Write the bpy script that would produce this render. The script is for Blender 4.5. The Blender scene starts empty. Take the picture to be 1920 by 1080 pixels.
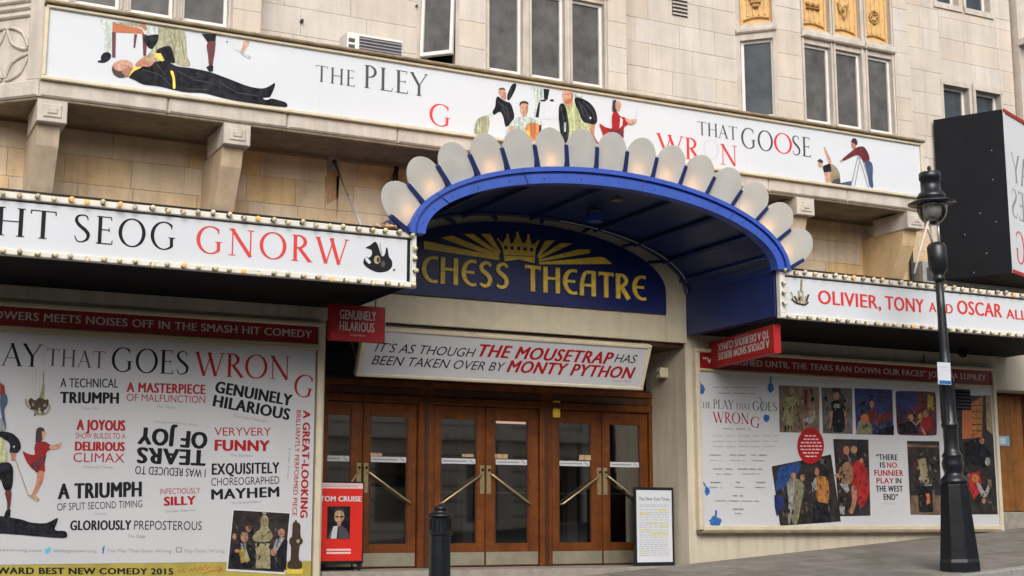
import bpy, bmesh, math, random
from mathutils import Vector, Matrix
from mathutils.geometry import tessellate_polygon
random.seed(7)
R = math.radians
sc = bpy.context.scene
COL = sc.collection

# ------------------------------------------------------------------ camera
CAM = Vector((0.0, -16.0, 0.6))
FPX = 2595.0
PITCH = math.atan(440 / 2595)
AZ = R(26.7)
cd = bpy.data.cameras.new('camera'); cam = bpy.data.objects.new('camera', cd); COL.objects.link(cam)
cam.location = CAM; cam.rotation_euler = (R(90) + PITCH, 0, -AZ)
cd.sensor_width = 36; cd.lens = FPX / 1920 * 36; cd.clip_end = 500
sc.camera = cam
# ------------------------------------------------------------------ light (overcast day)
SUN_EL, SUN_AZ = R(34), R(200)
w = bpy.data.worlds.new('World'); sc.world = w; w.use_nodes = True
wn = w.node_tree.nodes; bg = wn['Background']
sky = wn.new('ShaderNodeTexSky'); sky.sky_type = 'NISHITA'; sky.sun_disc = False
sky.sun_elevation = SUN_EL; sky.sun_rotation = SUN_AZ; sky.air_density = 1.0; sky.dust_density = 6.0; sky.ozone_density = 0.6
hsv = wn.new('ShaderNodeHueSaturation'); hsv.inputs['Saturation'].default_value = 0.3
w.node_tree.links.new(sky.outputs[0], hsv.inputs['Color'])
w.node_tree.links.new(hsv.outputs[0], bg.inputs[0])
bg.inputs[1].default_value = 0.15
sl = bpy.data.lights.new('sun', 'SUN'); sl.energy = 0.9; sl.angle = R(60); sl.color = (1, .975, .94)
so = bpy.data.objects.new('sun', sl); COL.objects.link(so)
so.rotation_euler = (R(90) - SUN_EL, 0, R(180) - SUN_AZ)
vs = sc.view_settings; vs.view_transform = 'Standard'; vs.look = 'None'; vs.gamma = 1; vs.exposure = 0.12

# ------------------------------------------------------------------ measuring helpers
FW = Vector((math.sin(AZ) * math.cos(PITCH), math.cos(AZ) * math.cos(PITCH), math.sin(PITCH)))
RT = Vector((math.cos(AZ), -math.sin(AZ), 0)); UP = RT.cross(FW)
def ray(px, py): return FW * FPX + RT * (px - 960) + UP * (540 - py)
def P(px, py, Y=0.0):                       # a point measured on the upright plane y = Y (world metres)
    d = ray(px, py); t = (Y - CAM.y) / d.y; return CAM + d * t
def PL(px, py, p0, n):                      # a point measured on any plane
    d = ray(px, py); t = (p0 - CAM).dot(n) / d.dot(n); return CAM + d * t

# ------------------------------------------------------------------ materials
def srgb(*c):
    return tuple((x / 255 / 12.92) if x / 255 <= .04045 else ((x / 255 + .055) / 1.055) ** 2.4 for x in c)
def mat(name, col, rough=.6, metal=0, var=.0, scale=4, bump=0, bscale=40, objvar=0, spec=.5, streak=0, sscale=1.0, emis=None, estr=0):
    m = bpy.data.materials.new(name); m.use_nodes = True
    nt = m.node_tree; N = nt.nodes; L = nt.links; b = N['Principled BSDF']
    b.inputs['Base Color'].default_value = (*col, 1); b.inputs['Roughness'].default_value = rough
    b.inputs['Metallic'].default_value = metal; b.inputs['Specular IOR Level'].default_value = spec
    tc = N.new('ShaderNodeNewGeometry')
    if var or objvar or streak:
        no = N.new('ShaderNodeTexNoise'); no.inputs['Scale'].default_value = scale; no.inputs['Detail'].default_value = 6
        no.inputs['Roughness'].default_value = .65
        L.new(tc.outputs['Position'], no.inputs['Vector'])
        mr = N.new('ShaderNodeMapRange'); mr.inputs[1].default_value = .3; mr.inputs[2].default_value = .7
        mr.inputs[3].default_value = 1 - var; mr.inputs[4].default_value = 1 + var * .6
        L.new(no.outputs[0], mr.inputs[0]); val = mr.outputs[0]
        if streak:
            mp = N.new('ShaderNodeMapping'); mp.inputs['Scale'].default_value = (5 * sscale, 5 * sscale, .35 * sscale)
            L.new(tc.outputs['Position'], mp.inputs[0])
            n2 = N.new('ShaderNodeTexNoise'); n2.inputs['Scale'].default_value = 1.6; n2.inputs['Detail'].default_value = 5
            L.new(mp.outputs[0], n2.inputs['Vector'])
            m2 = N.new('ShaderNodeMapRange'); m2.inputs[1].default_value = .42; m2.inputs[2].default_value = .75
            m2.inputs[3].default_value = 1; m2.inputs[4].default_value = 1 - streak
            L.new(n2.outputs[0], m2.inputs[0])
            mu = N.new('ShaderNodeMath'); mu.operation = 'MULTIPLY'; L.new(val, mu.inputs[0]); L.new(m2.outputs[0], mu.inputs[1]); val = mu.outputs[0]
        if objvar:
            oi = N.new('ShaderNodeObjectInfo'); m3 = N.new('ShaderNodeMapRange')
            m3.inputs[3].default_value = 1 - objvar; m3.inputs[4].default_value = 1 + objvar * .7
            L.new(oi.outputs['Random'], m3.inputs[0])
            mu = N.new('ShaderNodeMath'); mu.operation = 'MULTIPLY'; L.new(val, mu.inputs[0]); L.new(m3.outputs[0], mu.inputs[1]); val = mu.outputs[0]
        mx = N.new('ShaderNodeVectorMath'); mx.operation = 'SCALE'; mx.inputs[0].default_value = col
        L.new(val, mx.inputs['Scale'])
        if objvar:   # some pieces warmer than others
            hs = N.new('ShaderNodeHueSaturation'); m4 = N.new('ShaderNodeMath'); m4.operation = 'MULTIPLY_ADD'
            ml = N.new('ShaderNodeMath'); ml.operation = 'FRACT'; mm = N.new('ShaderNodeMath'); mm.operation = 'MULTIPLY'; mm.inputs[1].default_value = 17.3
            L.new(oi.outputs['Random'], mm.inputs[0]); L.new(mm.outputs[0], ml.inputs[0])
            L.new(ml.outputs[0], m4.inputs[0]); m4.inputs[1].default_value = .5; m4.inputs[2].default_value = .78
            L.new(m4.outputs[0], hs.inputs['Saturation']); L.new(mx.outputs[0], hs.inputs['Color'])
            L.new(hs.outputs[0], b.inputs['Base Color'])
        else:
            L.new(mx.outputs[0], b.inputs['Base Color'])
    if bump:
        nb = N.new('ShaderNodeTexNoise'); nb.inputs['Scale'].default_value = bscale; nb.inputs['Detail'].default_value = 5
        L.new(tc.outputs['Position'], nb.inputs['Vector'])
        bm_ = N.new('ShaderNodeBump'); bm_.inputs['Strength'].default_value = bump; bm_.inputs['Distance'].default_value = .01
        L.new(nb.outputs[0], bm_.inputs['Height']); L.new(bm_.outputs[0], b.inputs['Normal'])
    if emis:
        b.inputs['Emission Color'].default_value = (*emis, 1); b.inputs['Emission Strength'].default_value = estr
    return m
M = {}
M['stone'] = mat('pale_stone', (.575, .51, .445), .85, var=.13, scale=1.6, bump=.3, bscale=25, objvar=.05, streak=.15)
M['stone_low'] = mat('weathered_stone', (.60, .455, .295), .88, var=.20, scale=3, bump=.4, bscale=22, objvar=.06, streak=.22)
M['stone_trim'] = mat('trim_stone', (.55, .49, .43), .85, var=.18, scale=4, bump=.35, bscale=30, streak=.22)
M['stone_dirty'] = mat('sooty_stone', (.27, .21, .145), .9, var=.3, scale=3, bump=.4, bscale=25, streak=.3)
M['mortar'] = mat('mortar', (.52, .46, .40), .95, var=.2, scale=6)
M['mortar_low'] = mat('dark_mortar', (.38, .27, .16), .95, var=.2, scale=6)
M['render'] = mat('cream_render', (.56, .50, .39), .7, var=.10, scale=3, bump=.15, bscale=30, streak=.22)
M['cream'] = mat('cream_paint', (.63, .55, .40), .5, var=.10, scale=6, streak=.12)
M['frame_gold'] = mat('cream_gold_frame', (.50, .41, .26), .5, var=.12, scale=5)
M['moss'] = mat('mossy_lead_ledge', (.28, .22, .13), .8, var=.45, scale=7)
M['white_frame'] = mat('white_window_paint', (.72, .70, .67), .5, var=.08, scale=8, streak=.12)
def glass_dark(name, col, rough, var):
    m = mat(name, col, rough, var=var, scale=3.5, bump=.035, bscale=2.5); return m
M['pane'] = glass_dark('upper_window_glass', (.095, .09, .086), .12, .5)
M['pane_blue'] = glass_dark('blue_grey_glass', (.045, .056, .068), .12, .5)
M['white'] = mat('white_print', (.60, .625, .665), .42, var=.03, scale=1.2, spec=.25)
M['white_low'] = mat('poster_white', (.545, .55, .575), .25, var=.05, scale=1.0, spec=.4)
M['ink'] = mat('black_ink', (.012, .012, .015), .6, spec=.15)
M['ink_soft'] = mat('dark_grey_ink', (.05, .05, .06), .5)
M['ink_grey'] = mat('grey_ink', (.24, .24, .26), .5)
M['ink_mid'] = mat('mid_grey_ink', (.38, .38, .40), .5)
M['ink_pale'] = mat('pale_grey_ink', (.55, .56, .6), .5)
M['red'] = mat('red_ink', (.62, .035, .03), .45)
M['red_deep'] = mat('deep_red_ink', (.36, .010, .014), .5, spec=.25)
M['red_band'] = mat('dark_red_band', (.27, .010, .010), .35, var=.1, scale=2)
M['red_sign'] = mat('red_sign_board', (.36, .010, .012), .45, var=.15, scale=3, spec=.3)
M['red_bright'] = mat('bright_red_poster', (.62, .022, .012), .35, var=.06, scale=3)
M['pink'] = mat('pale_pink_print', (.75, .50, .50), .5)
M['letter_white'] = mat('off_white_print', (.62, .55, .53), .5)
M['blue'] = mat('royal_blue_paint', (.030, .085, .42), .38, var=.14, scale=5, streak=.15)
M['blue_deep'] = mat('deep_blue_paint', (.008, .022, .11), .35, var=.15, scale=4, streak=.15)
M['navy'] = mat('navy_board', (.012, .020, .12), .3, var=.15, scale=4)
M['navy_dark'] = mat('dark_navy_soffit', (.011, .030, .135), .35, var=.3, scale=4)
M['gold'] = mat('gold_paint', (.95, .66, .085), .35, metal=.0, var=.3, scale=10)
M['gold_panel'] = mat('ochre_gold_relief', (.66, .42, .17), .6, metal=.0, var=.22, scale=12, bump=.3)
M['gold_dark'] = mat('shaded_gold', (.38, .22, .07), .6, var=.2, scale=12)
M['gold_band'] = mat('gold_band_print', (.44, .36, .07), .4, var=.35, scale=1.8)
M['black'] = mat('black_gloss_paint', (.012, .014, .018), .28, var=.3, scale=9, bump=.15, bscale=60)
M['black_panel'] = mat('black_sign_side', (.007, .008, .011), .6, var=.3, scale=3, spec=.2)
M['black_matt'] = mat('black_underside', (.006, .006, .007), .8, var=.3, scale=3, spec=.15)
M['roofing'] = mat('marquee_roofing', (.16, .155, .15), .8, var=.4, scale=4)
M['strip'] = mat('cream_bulb_strip', (.70, .67, .60), .45, var=.15, scale=9)
M['socket'] = mat('bulb_socket', (.06, .05, .03), .5)
M['bulb'] = mat('unlit_bulb_glass', (.66, .56, .38), .15, var=.15, scale=20, objvar=.3)
M['bulb_lit'] = mat('lit_bulb', (.6, .33, .1), .2, emis=(1, .45, .12), estr=.5)
M['wood'] = mat('varnished_oak', (.150, .042, .006), .55, var=.4, scale=7, streak=.35, bump=.08, spec=.25)
M['wood_dark'] = mat('dark_stained_wood', (.07, .022, .009), .4, var=.35, scale=6, streak=.3)
M['wood_orange'] = mat('orange_brown_door', (.26, .10, .02), .45, var=.3, scale=6, streak=.3)
M['brass'] = mat('worn_brass', (.50, .40, .22), .32, metal=.7, var=.2, scale=12)
M['kick'] = mat('tarnished_brass_plate', (.36, .33, .25), .38, metal=.5, var=.2, scale=5)
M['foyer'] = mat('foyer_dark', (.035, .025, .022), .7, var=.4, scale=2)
M['foyer_red'] = mat('foyer_red_wall', (.16, .010, .012), .6)
M['foyer_pale'] = mat('foyer_pale_column', (.30, .28, .25), .6)
M['asphalt'] = mat('asphalt', (.055, .055, .055), .9, var=.3, scale=9, bump=.5, bscale=90)
M['paving'] = mat('paving_stone', (.235, .215, .19), .8, var=.34, scale=2.5, bump=.3, bscale=60, objvar=.14)
M['paving_bed'] = mat('paving_joint', (.10, .09, .08), .95, var=.3)
M['kerb'] = mat('granite_kerb', (.33, .32, .30), .8, var=.25, scale=12, bump=.3, objvar=.12)
M['grey_metal'] = mat('grey_metal', (.36, .36, .35), .45, metal=.3, var=.2, scale=10)
M['steel'] = mat('bright_steel', (.66, .64, .62), .35, metal=.6)
M['step'] = mat('terrazzo_step', (.30, .27, .23), .6, var=.25, scale=8, bump=.2)
M['skin'] = mat('skin_print', (.62, .33, .23), .5, var=.42, scale=33, streak=0.25, sscale=5)
M['skin_dark'] = mat('ruddy_skin_print', (.50, .20, .12), .5, var=.42, scale=33, streak=0.25, sscale=5)
M['hair'] = mat('dark_hair_print', (.03, .014, .010), .5)
M['khaki'] = mat('pale_olive_print', (.42, .41, .26), .5, var=.42, scale=22, streak=0.6, sscale=5)
M['mint'] = mat('pale_mint_print', (.58, .66, .60), .5, var=.42, scale=22, streak=0.6, sscale=5)
M['lime'] = mat('pale_lime_print', (.55, .60, .30), .5, var=.42, scale=20, streak=0.6, sscale=5)
M['tan'] = mat('tan_print', (.55, .36, .20), .5, var=.42, scale=22, streak=0.6, sscale=5)
M['maroon'] = mat('maroon_print', (.14, .012, .02), .5, var=.4, scale=20, streak=0.6, sscale=5)
M['rust'] = mat('rust_print', (.45, .13, .04), .5, var=.2, scale=20)
M['orange'] = mat('orange_print', (.70, .27, .08), .5, var=.4, scale=22, streak=0.6, sscale=5)
M['yellow'] = mat('yellow_print', (.70, .52, .06), .5, var=.3, scale=16)
M['hi_yellow'] = mat('yellow_highlighter', (.70, .62, .12), .5)
M['jeans'] = mat('denim_print', (.05, .09, .18), .5, var=.4, scale=18, streak=0.6, sscale=5)
M['suit'] = mat('black_cloth_print', (.020, .020, .027), .6, var=1.0, scale=12, spec=.15, streak=0.6, sscale=5)
M['photo_dark'] = mat('dark_stage_photo', (.030, .024, .024), .35, var=.9, scale=9)
M['photo_grey'] = mat('grey_stage_photo', (.12, .11, .105), .35, var=.5, scale=7)
M['photo_brown'] = mat('brown_stage_photo', (.17, .115, .075), .35, var=.6, scale=7)
M['photo_blue'] = mat('blue_stage_photo', (.020, .030, .14), .35, var=.9, scale=7)
M['photo_wine'] = mat('wine_stage_photo', (.10, .022, .04), .35, var=.9, scale=9)
M['photo_red'] = mat('red_stage_photo', (.35, .02, .02), .35, var=.6, scale=12)
M['splat'] = mat('blue_ink_splash', (.035, .14, .42), .4, var=.5, scale=25)
M['twitter'] = mat('sky_blue_ink', (.10, .45, .70), .5)
M['bronze'] = mat('bronze_print', (.30, .26, .14), .5, var=.6, scale=25)
M['statue'] = mat('dark_bronze_print', (.045, .022, .010), .5, var=.6, scale=30)
for n_, c_ in (('lime', (.26, .26, .12)), ('mint', (.33, .34, .32)), ('skin', (.42, .21, .13)), ('orange', (.48, .20, .05)), ('khaki', (.24, .22, .13)), ('tan', (.30, .17, .09)), ('splat', (.02, .07, .24)), ('yellow', (.42, .30, .05))):
    M[n_ + '_dim'] = mat('muted_' + n_ + '_print', c_, .4, var=.6, scale=24, streak=.5, sscale=8)
M['ink_cloth'] = mat('dark_cloth_fold', (.055, .055, .068), .6, var=.5, scale=20)
M['skin_lo'] = mat('shaded_skin_print', (.36, .15, .09), .5, var=.3, scale=40)
M['lamp_inner'] = mat('frosted_lamp_inner', (.78, .77, .70), .5, var=.3, scale=12)
M['sticker'] = mat('blue_white_sticker', (.20, .42, .55), .4)
M['cable'] = mat('black_cable', (.015, .015, .015), .6)
M['opp_stone'] = mat('opposite_stone', (.66, .62, .56), .85, var=.2, scale=.8, streak=.2)
M['opp_glass'] = mat('opposite_glass', (.03, .035, .04), .15)
M['rust_stain'] = mat('rust_stained_stone', (.50, .30, .15), .88, var=.3, scale=8, streak=.6, bump=.3)

def mix_glass(name, tint, refl):
    m = bpy.data.materials.new(name); m.use_nodes = True; nt = m.node_tree; N = nt.nodes; L = nt.links
    N.remove(N['Principled BSDF']); out = N['Material Output']
    t = N.new('ShaderNodeBsdfTransparent'); t.inputs[0].default_value = (*tint, 1)
    g = N.new('ShaderNodeBsdfGlossy'); g.inputs['Roughness'].default_value = .03
    fr = N.new('ShaderNodeFresnel'); fr.inputs[0].default_value = 1.55
    mu = N.new('ShaderNodeMath'); mu.operation = 'MULTIPLY_ADD'; mu.inputs[1].default_value = 1.4; mu.inputs[2].default_value = refl
    L.new(fr.outputs[0], mu.inputs[0]); mx = N.new('ShaderNodeMixShader')
    L.new(mu.outputs[0], mx.inputs[0]); L.new(t.outputs[0], mx.inputs[1]); L.new(g.outputs[0], mx.inputs[2]); L.new(mx.outputs[0], out.inputs[0])
    return m
M['door_glass'] = mix_glass('door_glass', (.6, .6, .6), .27)
M['lamp_glass'] = mix_glass('lantern_glass', (.75, .76, .74), .10)
def frosted():
    m = bpy.data.materials.new('frosted_petal_glass'); m.use_nodes = True; nt = m.node_tree; N = nt.nodes; L = nt.links
    N.remove(N['Principled BSDF']); out = N['Material Output']
    d = N.new('ShaderNodeBsdfPrincipled'); d.inputs['Base Color'].default_value = (.64, .64, .62, 1); d.inputs['Roughness'].default_value = .35
    t = N.new('ShaderNodeBsdfTranslucent'); t.inputs[0].default_value = (.72, .70, .64, 1)
    no = N.new('ShaderNodeTexNoise'); no.inputs['Scale'].default_value = 7; no.inputs['Detail'].default_value = 6
    g = N.new('ShaderNodeNewGeometry'); L.new(g.outputs['Position'], no.inputs['Vector'])
    mr = N.new('ShaderNodeMapRange'); mr.inputs[1].default_value = .3; mr.inputs[2].default_value = .7; mr.inputs[3].default_value = .32; mr.inputs[4].default_value = .52
    L.new(no.outputs[0], mr.inputs[0])
    mx = N.new('ShaderNodeMixShader'); L.new(mr.outputs[0], mx.inputs[0])
    L.new(d.outputs[0], mx.inputs[1]); L.new(t.outputs[0], mx.inputs[2]); L.new(mx.outputs[0], out.inputs[0])
    return m
M['petal'] = frosted()

# ------------------------------------------------------------------ mesh builder
class MB:
    def __init__(s, M4=None):
        s.v = []; s.f = []; s.mi = []; s.mats = []; s.M = M4; s.sm = []; s.marks = []
    def _m(s, m):
        m = M[m] if isinstance(m, str) else m
        if m not in s.mats: s.mats.append(m)
        return s.mats.index(m)
    def add(s, vs_, fs, m, smooth=False):
        k = len(s.v); i = s._m(m)
        for p in vs_:
            p = Vector(p); s.v.append(s.M @ p if s.M else p)
        for f in fs:
            s.f.append([k + j for j in f]); s.mi.append(i); s.sm.append(smooth)
        return s
    def box(s, x0, x1, y0, y1, z0, z1, m):
        vs_ = [(x, y, z) for x in (x0, x1) for y in (y0, y1) for z in (z0, z1)]
        return s.add(vs_, [(0, 1, 3, 2), (4, 6, 7, 5), (0, 4, 5, 1), (2, 3, 7, 6), (0, 2, 6, 4), (1, 5, 7, 3)], m)
    def slab(s, x0, x1, y0, y1, z0, z1, m, c=.008):
        # box with a chamfered front (towards -y)
        vs_ = [(x0, y1, z0), (x1, y1, z0), (x1, y1, z1), (x0, y1, z1), (x0, y0 + c, z0), (x1, y0 + c, z0), (x1, y0 + c, z1), (x0, y0 + c, z1),
               (x0 + c, y0, z0 + c), (x1 - c, y0, z0 + c), (x1 - c, y0, z1 - c), (x0 + c, y0, z1 - c)]
        fs = [(8, 9, 10, 11)]
        for i in range(4):
            j = (i + 1) % 4; fs += [(4 + i, 4 + j, 8 + j, 8 + i), (i, j, 4 + j, 4 + i)]
        return s.add(vs_, fs, m)
    def prism(s, poly, y0, y1, m):      # polygon of (x, z) pushed from y0 to y1
        n = len(poly); vs_ = [(x, y0, z) for x, z in poly] + [(x, y1, z) for x, z in poly]
        tr = tessellate_polygon([[Vector((x, z, 0)) for x, z in poly]])
        fs = [tuple(t) for t in tr] + [tuple(n + j for j in reversed(t)) for t in tr]
        fs += [(i, (i + 1) % n, n + (i + 1) % n, n + i) for i in range(n)]
        return s.add(vs_, fs, m)
    def prism3(s, pts, d, m):           # planar 3D polygon pushed along vector d
        n = len(pts); pts = [Vector(p) for p in pts]; d = Vector(d)
        tr = tessellate_polygon([pts])
        fs = [tuple(t) for t in tr] + [tuple(n + j for j in reversed(t)) for t in tr]
        fs += [(i, (i + 1) % n, n + (i + 1) % n, n + i) for i in range(n)]
        return s.add(pts + [p + d for p in pts], fs, m)
    def flat(s, pts, m):                # flat polygon
        pts = [Vector(p) for p in pts]
        return s.add(pts, [tuple(t) for t in tessellate_polygon([pts])], m)
    def tube(s, path, r, m, n=8, closed=False):
        path = [Vector(p) for p in path]; vs_ = []; fs = []; k = len(path)
        rr = r if isinstance(r, (list, tuple)) else [r] * k
        for i, p in enumerate(path):
            a = path[max(i - 1, 0)]; b = path[min(i + 1, k - 1)]; t = (b - a).normalized()
            u = t.cross(Vector((0, 0, 1)));  u = u if u.length > .05 else t.cross(Vector((0, 1, 0))); u.normalize(); v = t.cross(u)
            for j in range(n):
                an = 2 * math.pi * j / n; vs_.append(p + (u * math.cos(an) + v * math.sin(an)) * rr[i])
        for i in range(k - 1):
            for j in range(n):
                fs.append((i * n + j, i * n + (j + 1) % n, (i + 1) * n + (j + 1) % n, (i + 1) * n + j))
        fs.append(tuple(range(n))[::-1]); fs.append(tuple((k - 1) * n + j for j in range(n)))
        return s.add(vs_, fs, m, n > 6)
    def lathe(s, prof, c, m, n=16, phase=0, smooth=True):    # prof: (r, z)
        vs_ = []; fs = []
        for r, z in prof:
            for j in range(n):
                a = 2 * math.pi * (j + phase) / n; vs_.append((c[0] + r * math.cos(a), c[1] + r * math.sin(a), c[2] + z))
        for i in range(len(prof) - 1):
            for j in range(n):
                fs.append((i * n + j, i * n + (j + 1) % n, (i + 1) * n + (j + 1) % n, (i + 1) * n + j))
        fs.append(tuple(range(n))[::-1]); fs.append(tuple((len(prof) - 1) * n + j for j in range(n)))
        return s.add(vs_, fs, m, smooth)
    def ball(s, c, rx, ry, rz, m, n=8, k=6):
        vs_ = []; fs = []; c = Vector(c)
        for i in range(1, k):
            t = math.pi * i / k
            for j in range(n):
                a = 2 * math.pi * j / n; vs_.append(c + Vector((rx * math.sin(t) * math.cos(a), ry * math.sin(t) * math.sin(a), rz * math.cos(t))))
        vs_ += [c + Vector((0, 0, rz)), c - Vector((0, 0, rz))]; T = (k - 1) * n
        for i in range(k - 2):
            for j in range(n): fs.append((i * n + j, (i + 1) * n + j, (i + 1) * n + (j + 1) % n, i * n + (j + 1) % n))
        for j in range(n): fs.append((T, j, (j + 1) % n)); fs.append((T + 1, (k - 2) * n + (j + 1) % n, (k - 2) * n + j))
        return s.add(vs_, fs, m, True)
    def build(s, name, parent=None, label=None):
        o0 = origin(parent)
        me = bpy.data.meshes.new(name); me.from_pydata([p - o0 for p in s.v], [], s.f)
        for m in s.mats: me.materials.append(m)
        me.polygons.foreach_set('material_index', s.mi); me.polygons.foreach_set('use_smooth', s.sm); me.update()
        o = bpy.data.objects.new(name, me); COL.objects.link(o)
        if parent: o.parent = parent
        if label: o['label'] = label
        return o
    def words(s, parent, label=None):          # every word or line of the lettering becomes a part of its own
        mk = s.marks + [(len(s.v), len(s.f))]; mk[0] = (0, 0)
        for (a, fa), (b, fb) in zip(mk, mk[1:]):
            t_ = MB(); t_.v = s.v[a:b]; t_.f = [[j - a for j in f] for f in s.f[fa:fb]]
            used = sorted(set(s.mi[fa:fb])); t_.mats = [s.mats[k] for k in used]; t_.mi = [used.index(k) for k in s.mi[fa:fb]]; t_.sm = s.sm[fa:fb]
            t_.build('lettering', parent, label)
    def at(s, name, loc, parent=None):      # mesh kept round its own origin, placed at a world point
        o = MB.build(s, name, None); o.parent = parent; o.location = Vector(loc) - origin(parent); return o
def origin(o):
    p = Vector((0, 0, 0))
    while o: p += Vector(o.location); o = o.parent
    return p
def put(src, loc, parent, rot=None, name=None):       # another individual sharing the mesh
    o = src.copy(); COL.objects.link(o); o.parent = parent; o.location = Vector(loc) - origin(parent)
    if rot: o.rotation_euler = rot
    return o
def thing(name, loc, label, cat, group=None):
    o = bpy.data.objects.new(name, None); o.empty_display_size = .2; COL.objects.link(o); o.location = loc
    o['label'] = label; o['category'] = cat
    if group: o['group'] = group
    return o
def tag(o, label, cat, group=None):
    o['label'] = label; o['category'] = cat
    if group: o['group'] = group
    return o
def structure(o): o['kind'] = 'structure'; return o

# ------------------------------------------------------------------ lettering: sans from the built-in font
_cache = {}
def glyphs(body, off, shear):
    k = (body, off, shear)
    if k not in _cache:
        c = bpy.data.curves.new('t', 'FONT'); c.body = body; c.space_character = 1 + (0 if off < .01 else .05 if off < .03 else .09); c.shear = shear; c.resolution_u = 3
        o = bpy.data.objects.new('t', c); COL.objects.link(o)
        me = bpy.data.meshes.new_from_object(o.evaluated_get(bpy.context.evaluated_depsgraph_get()))
        vs_ = [(v.co.x, v.co.y) for v in me.vertices]; fs = [tuple(p.vertices) for p in me.polygons]
        bpy.data.objects.remove(o); bpy.data.curves.remove(c); bpy.data.meshes.remove(me)
        xs = [x for x, y in vs_]; a, b = min(xs), max(xs); _cache[k] = ([((x - a) / (b - a), y / .729) for x, y in vs_], fs)
    return _cache[k]
def text(mb, body, BL, BR, TL, m, off=0.0, shear=0.0):
    # bold lines are struck several times, each a little to the side and a hair further forward
    mb.marks.append((len(mb.v), len(mb.f)))
    vs_, fs = glyphs(body, off, shear); u = BR - BL; v = TL - BL; n = u.cross(v).normalized()
    d = off * (1.5 if off < .03 else 1.45) * v.length; uh = u.normalized(); vh = v.normalized(); u = u * (1 - 2 * d / u.length)
    sh = [(0, 0)] if off < .01 else [(-d, 0), (0, 0), (d, 0)] if off < .03 else [(-d, -d * .3), (-d * .5, d * .3), (0, -d * .3), (d * .5, d * .3), (d, -d * .3)]
    for k, (a, b) in enumerate(sh):
        o_ = BL + uh * (d + a) + vh * b + n * (.00025 * k); mb.add([o_ + u * x + v * y for x, y in vs_], fs, m)
# the booklet serif capitals, each a list of pen strokes with varying width (unit = cap height)
T_, t_ = .115, .042
def ln(x0, y0, x1, y1, w0, w1=None): return ([(x0, y0), (x1, y1)], [w0, w1 or w0])
def arc(cx, cy, rx, ry, a0, a1, n=20, T=T_, t=t_):
    pts = []; ws = []
    for i in range(n + 1):
        a = R(a0 + (a1 - a0) * i / n); pts.append((cx + rx * math.cos(a), cy + ry * math.sin(a))); ws.append(t + (T - t) * abs(math.cos(a)) ** 1.4)
    return (pts, ws)
def sf(x, y, h=.11): return ln(x - h, y, x + h, y, .032)
def crv(p, w, n=6):
    pts = []; ws = []; k = len(p)
    for i in range(k - 1):
        a, b, c, d = p[max(i - 1, 0)], p[i], p[i + 1], p[min(i + 2, k - 1)]
        for j in range(n + (i == k - 2)):
            t = j / n
            q = [0.5 * (2 * b[e] + (c[e] - a[e]) * t + (2 * a[e] - 5 * b[e] + 4 * c[e] - d[e]) * t * t + (3 * b[e] - a[e] - 3 * c[e] + d[e]) * t ** 3) for e in (0, 1)]
            pts.append(q); ws.append(w[i] + (w[i + 1] - w[i]) * t)
    return (pts, ws)
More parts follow.
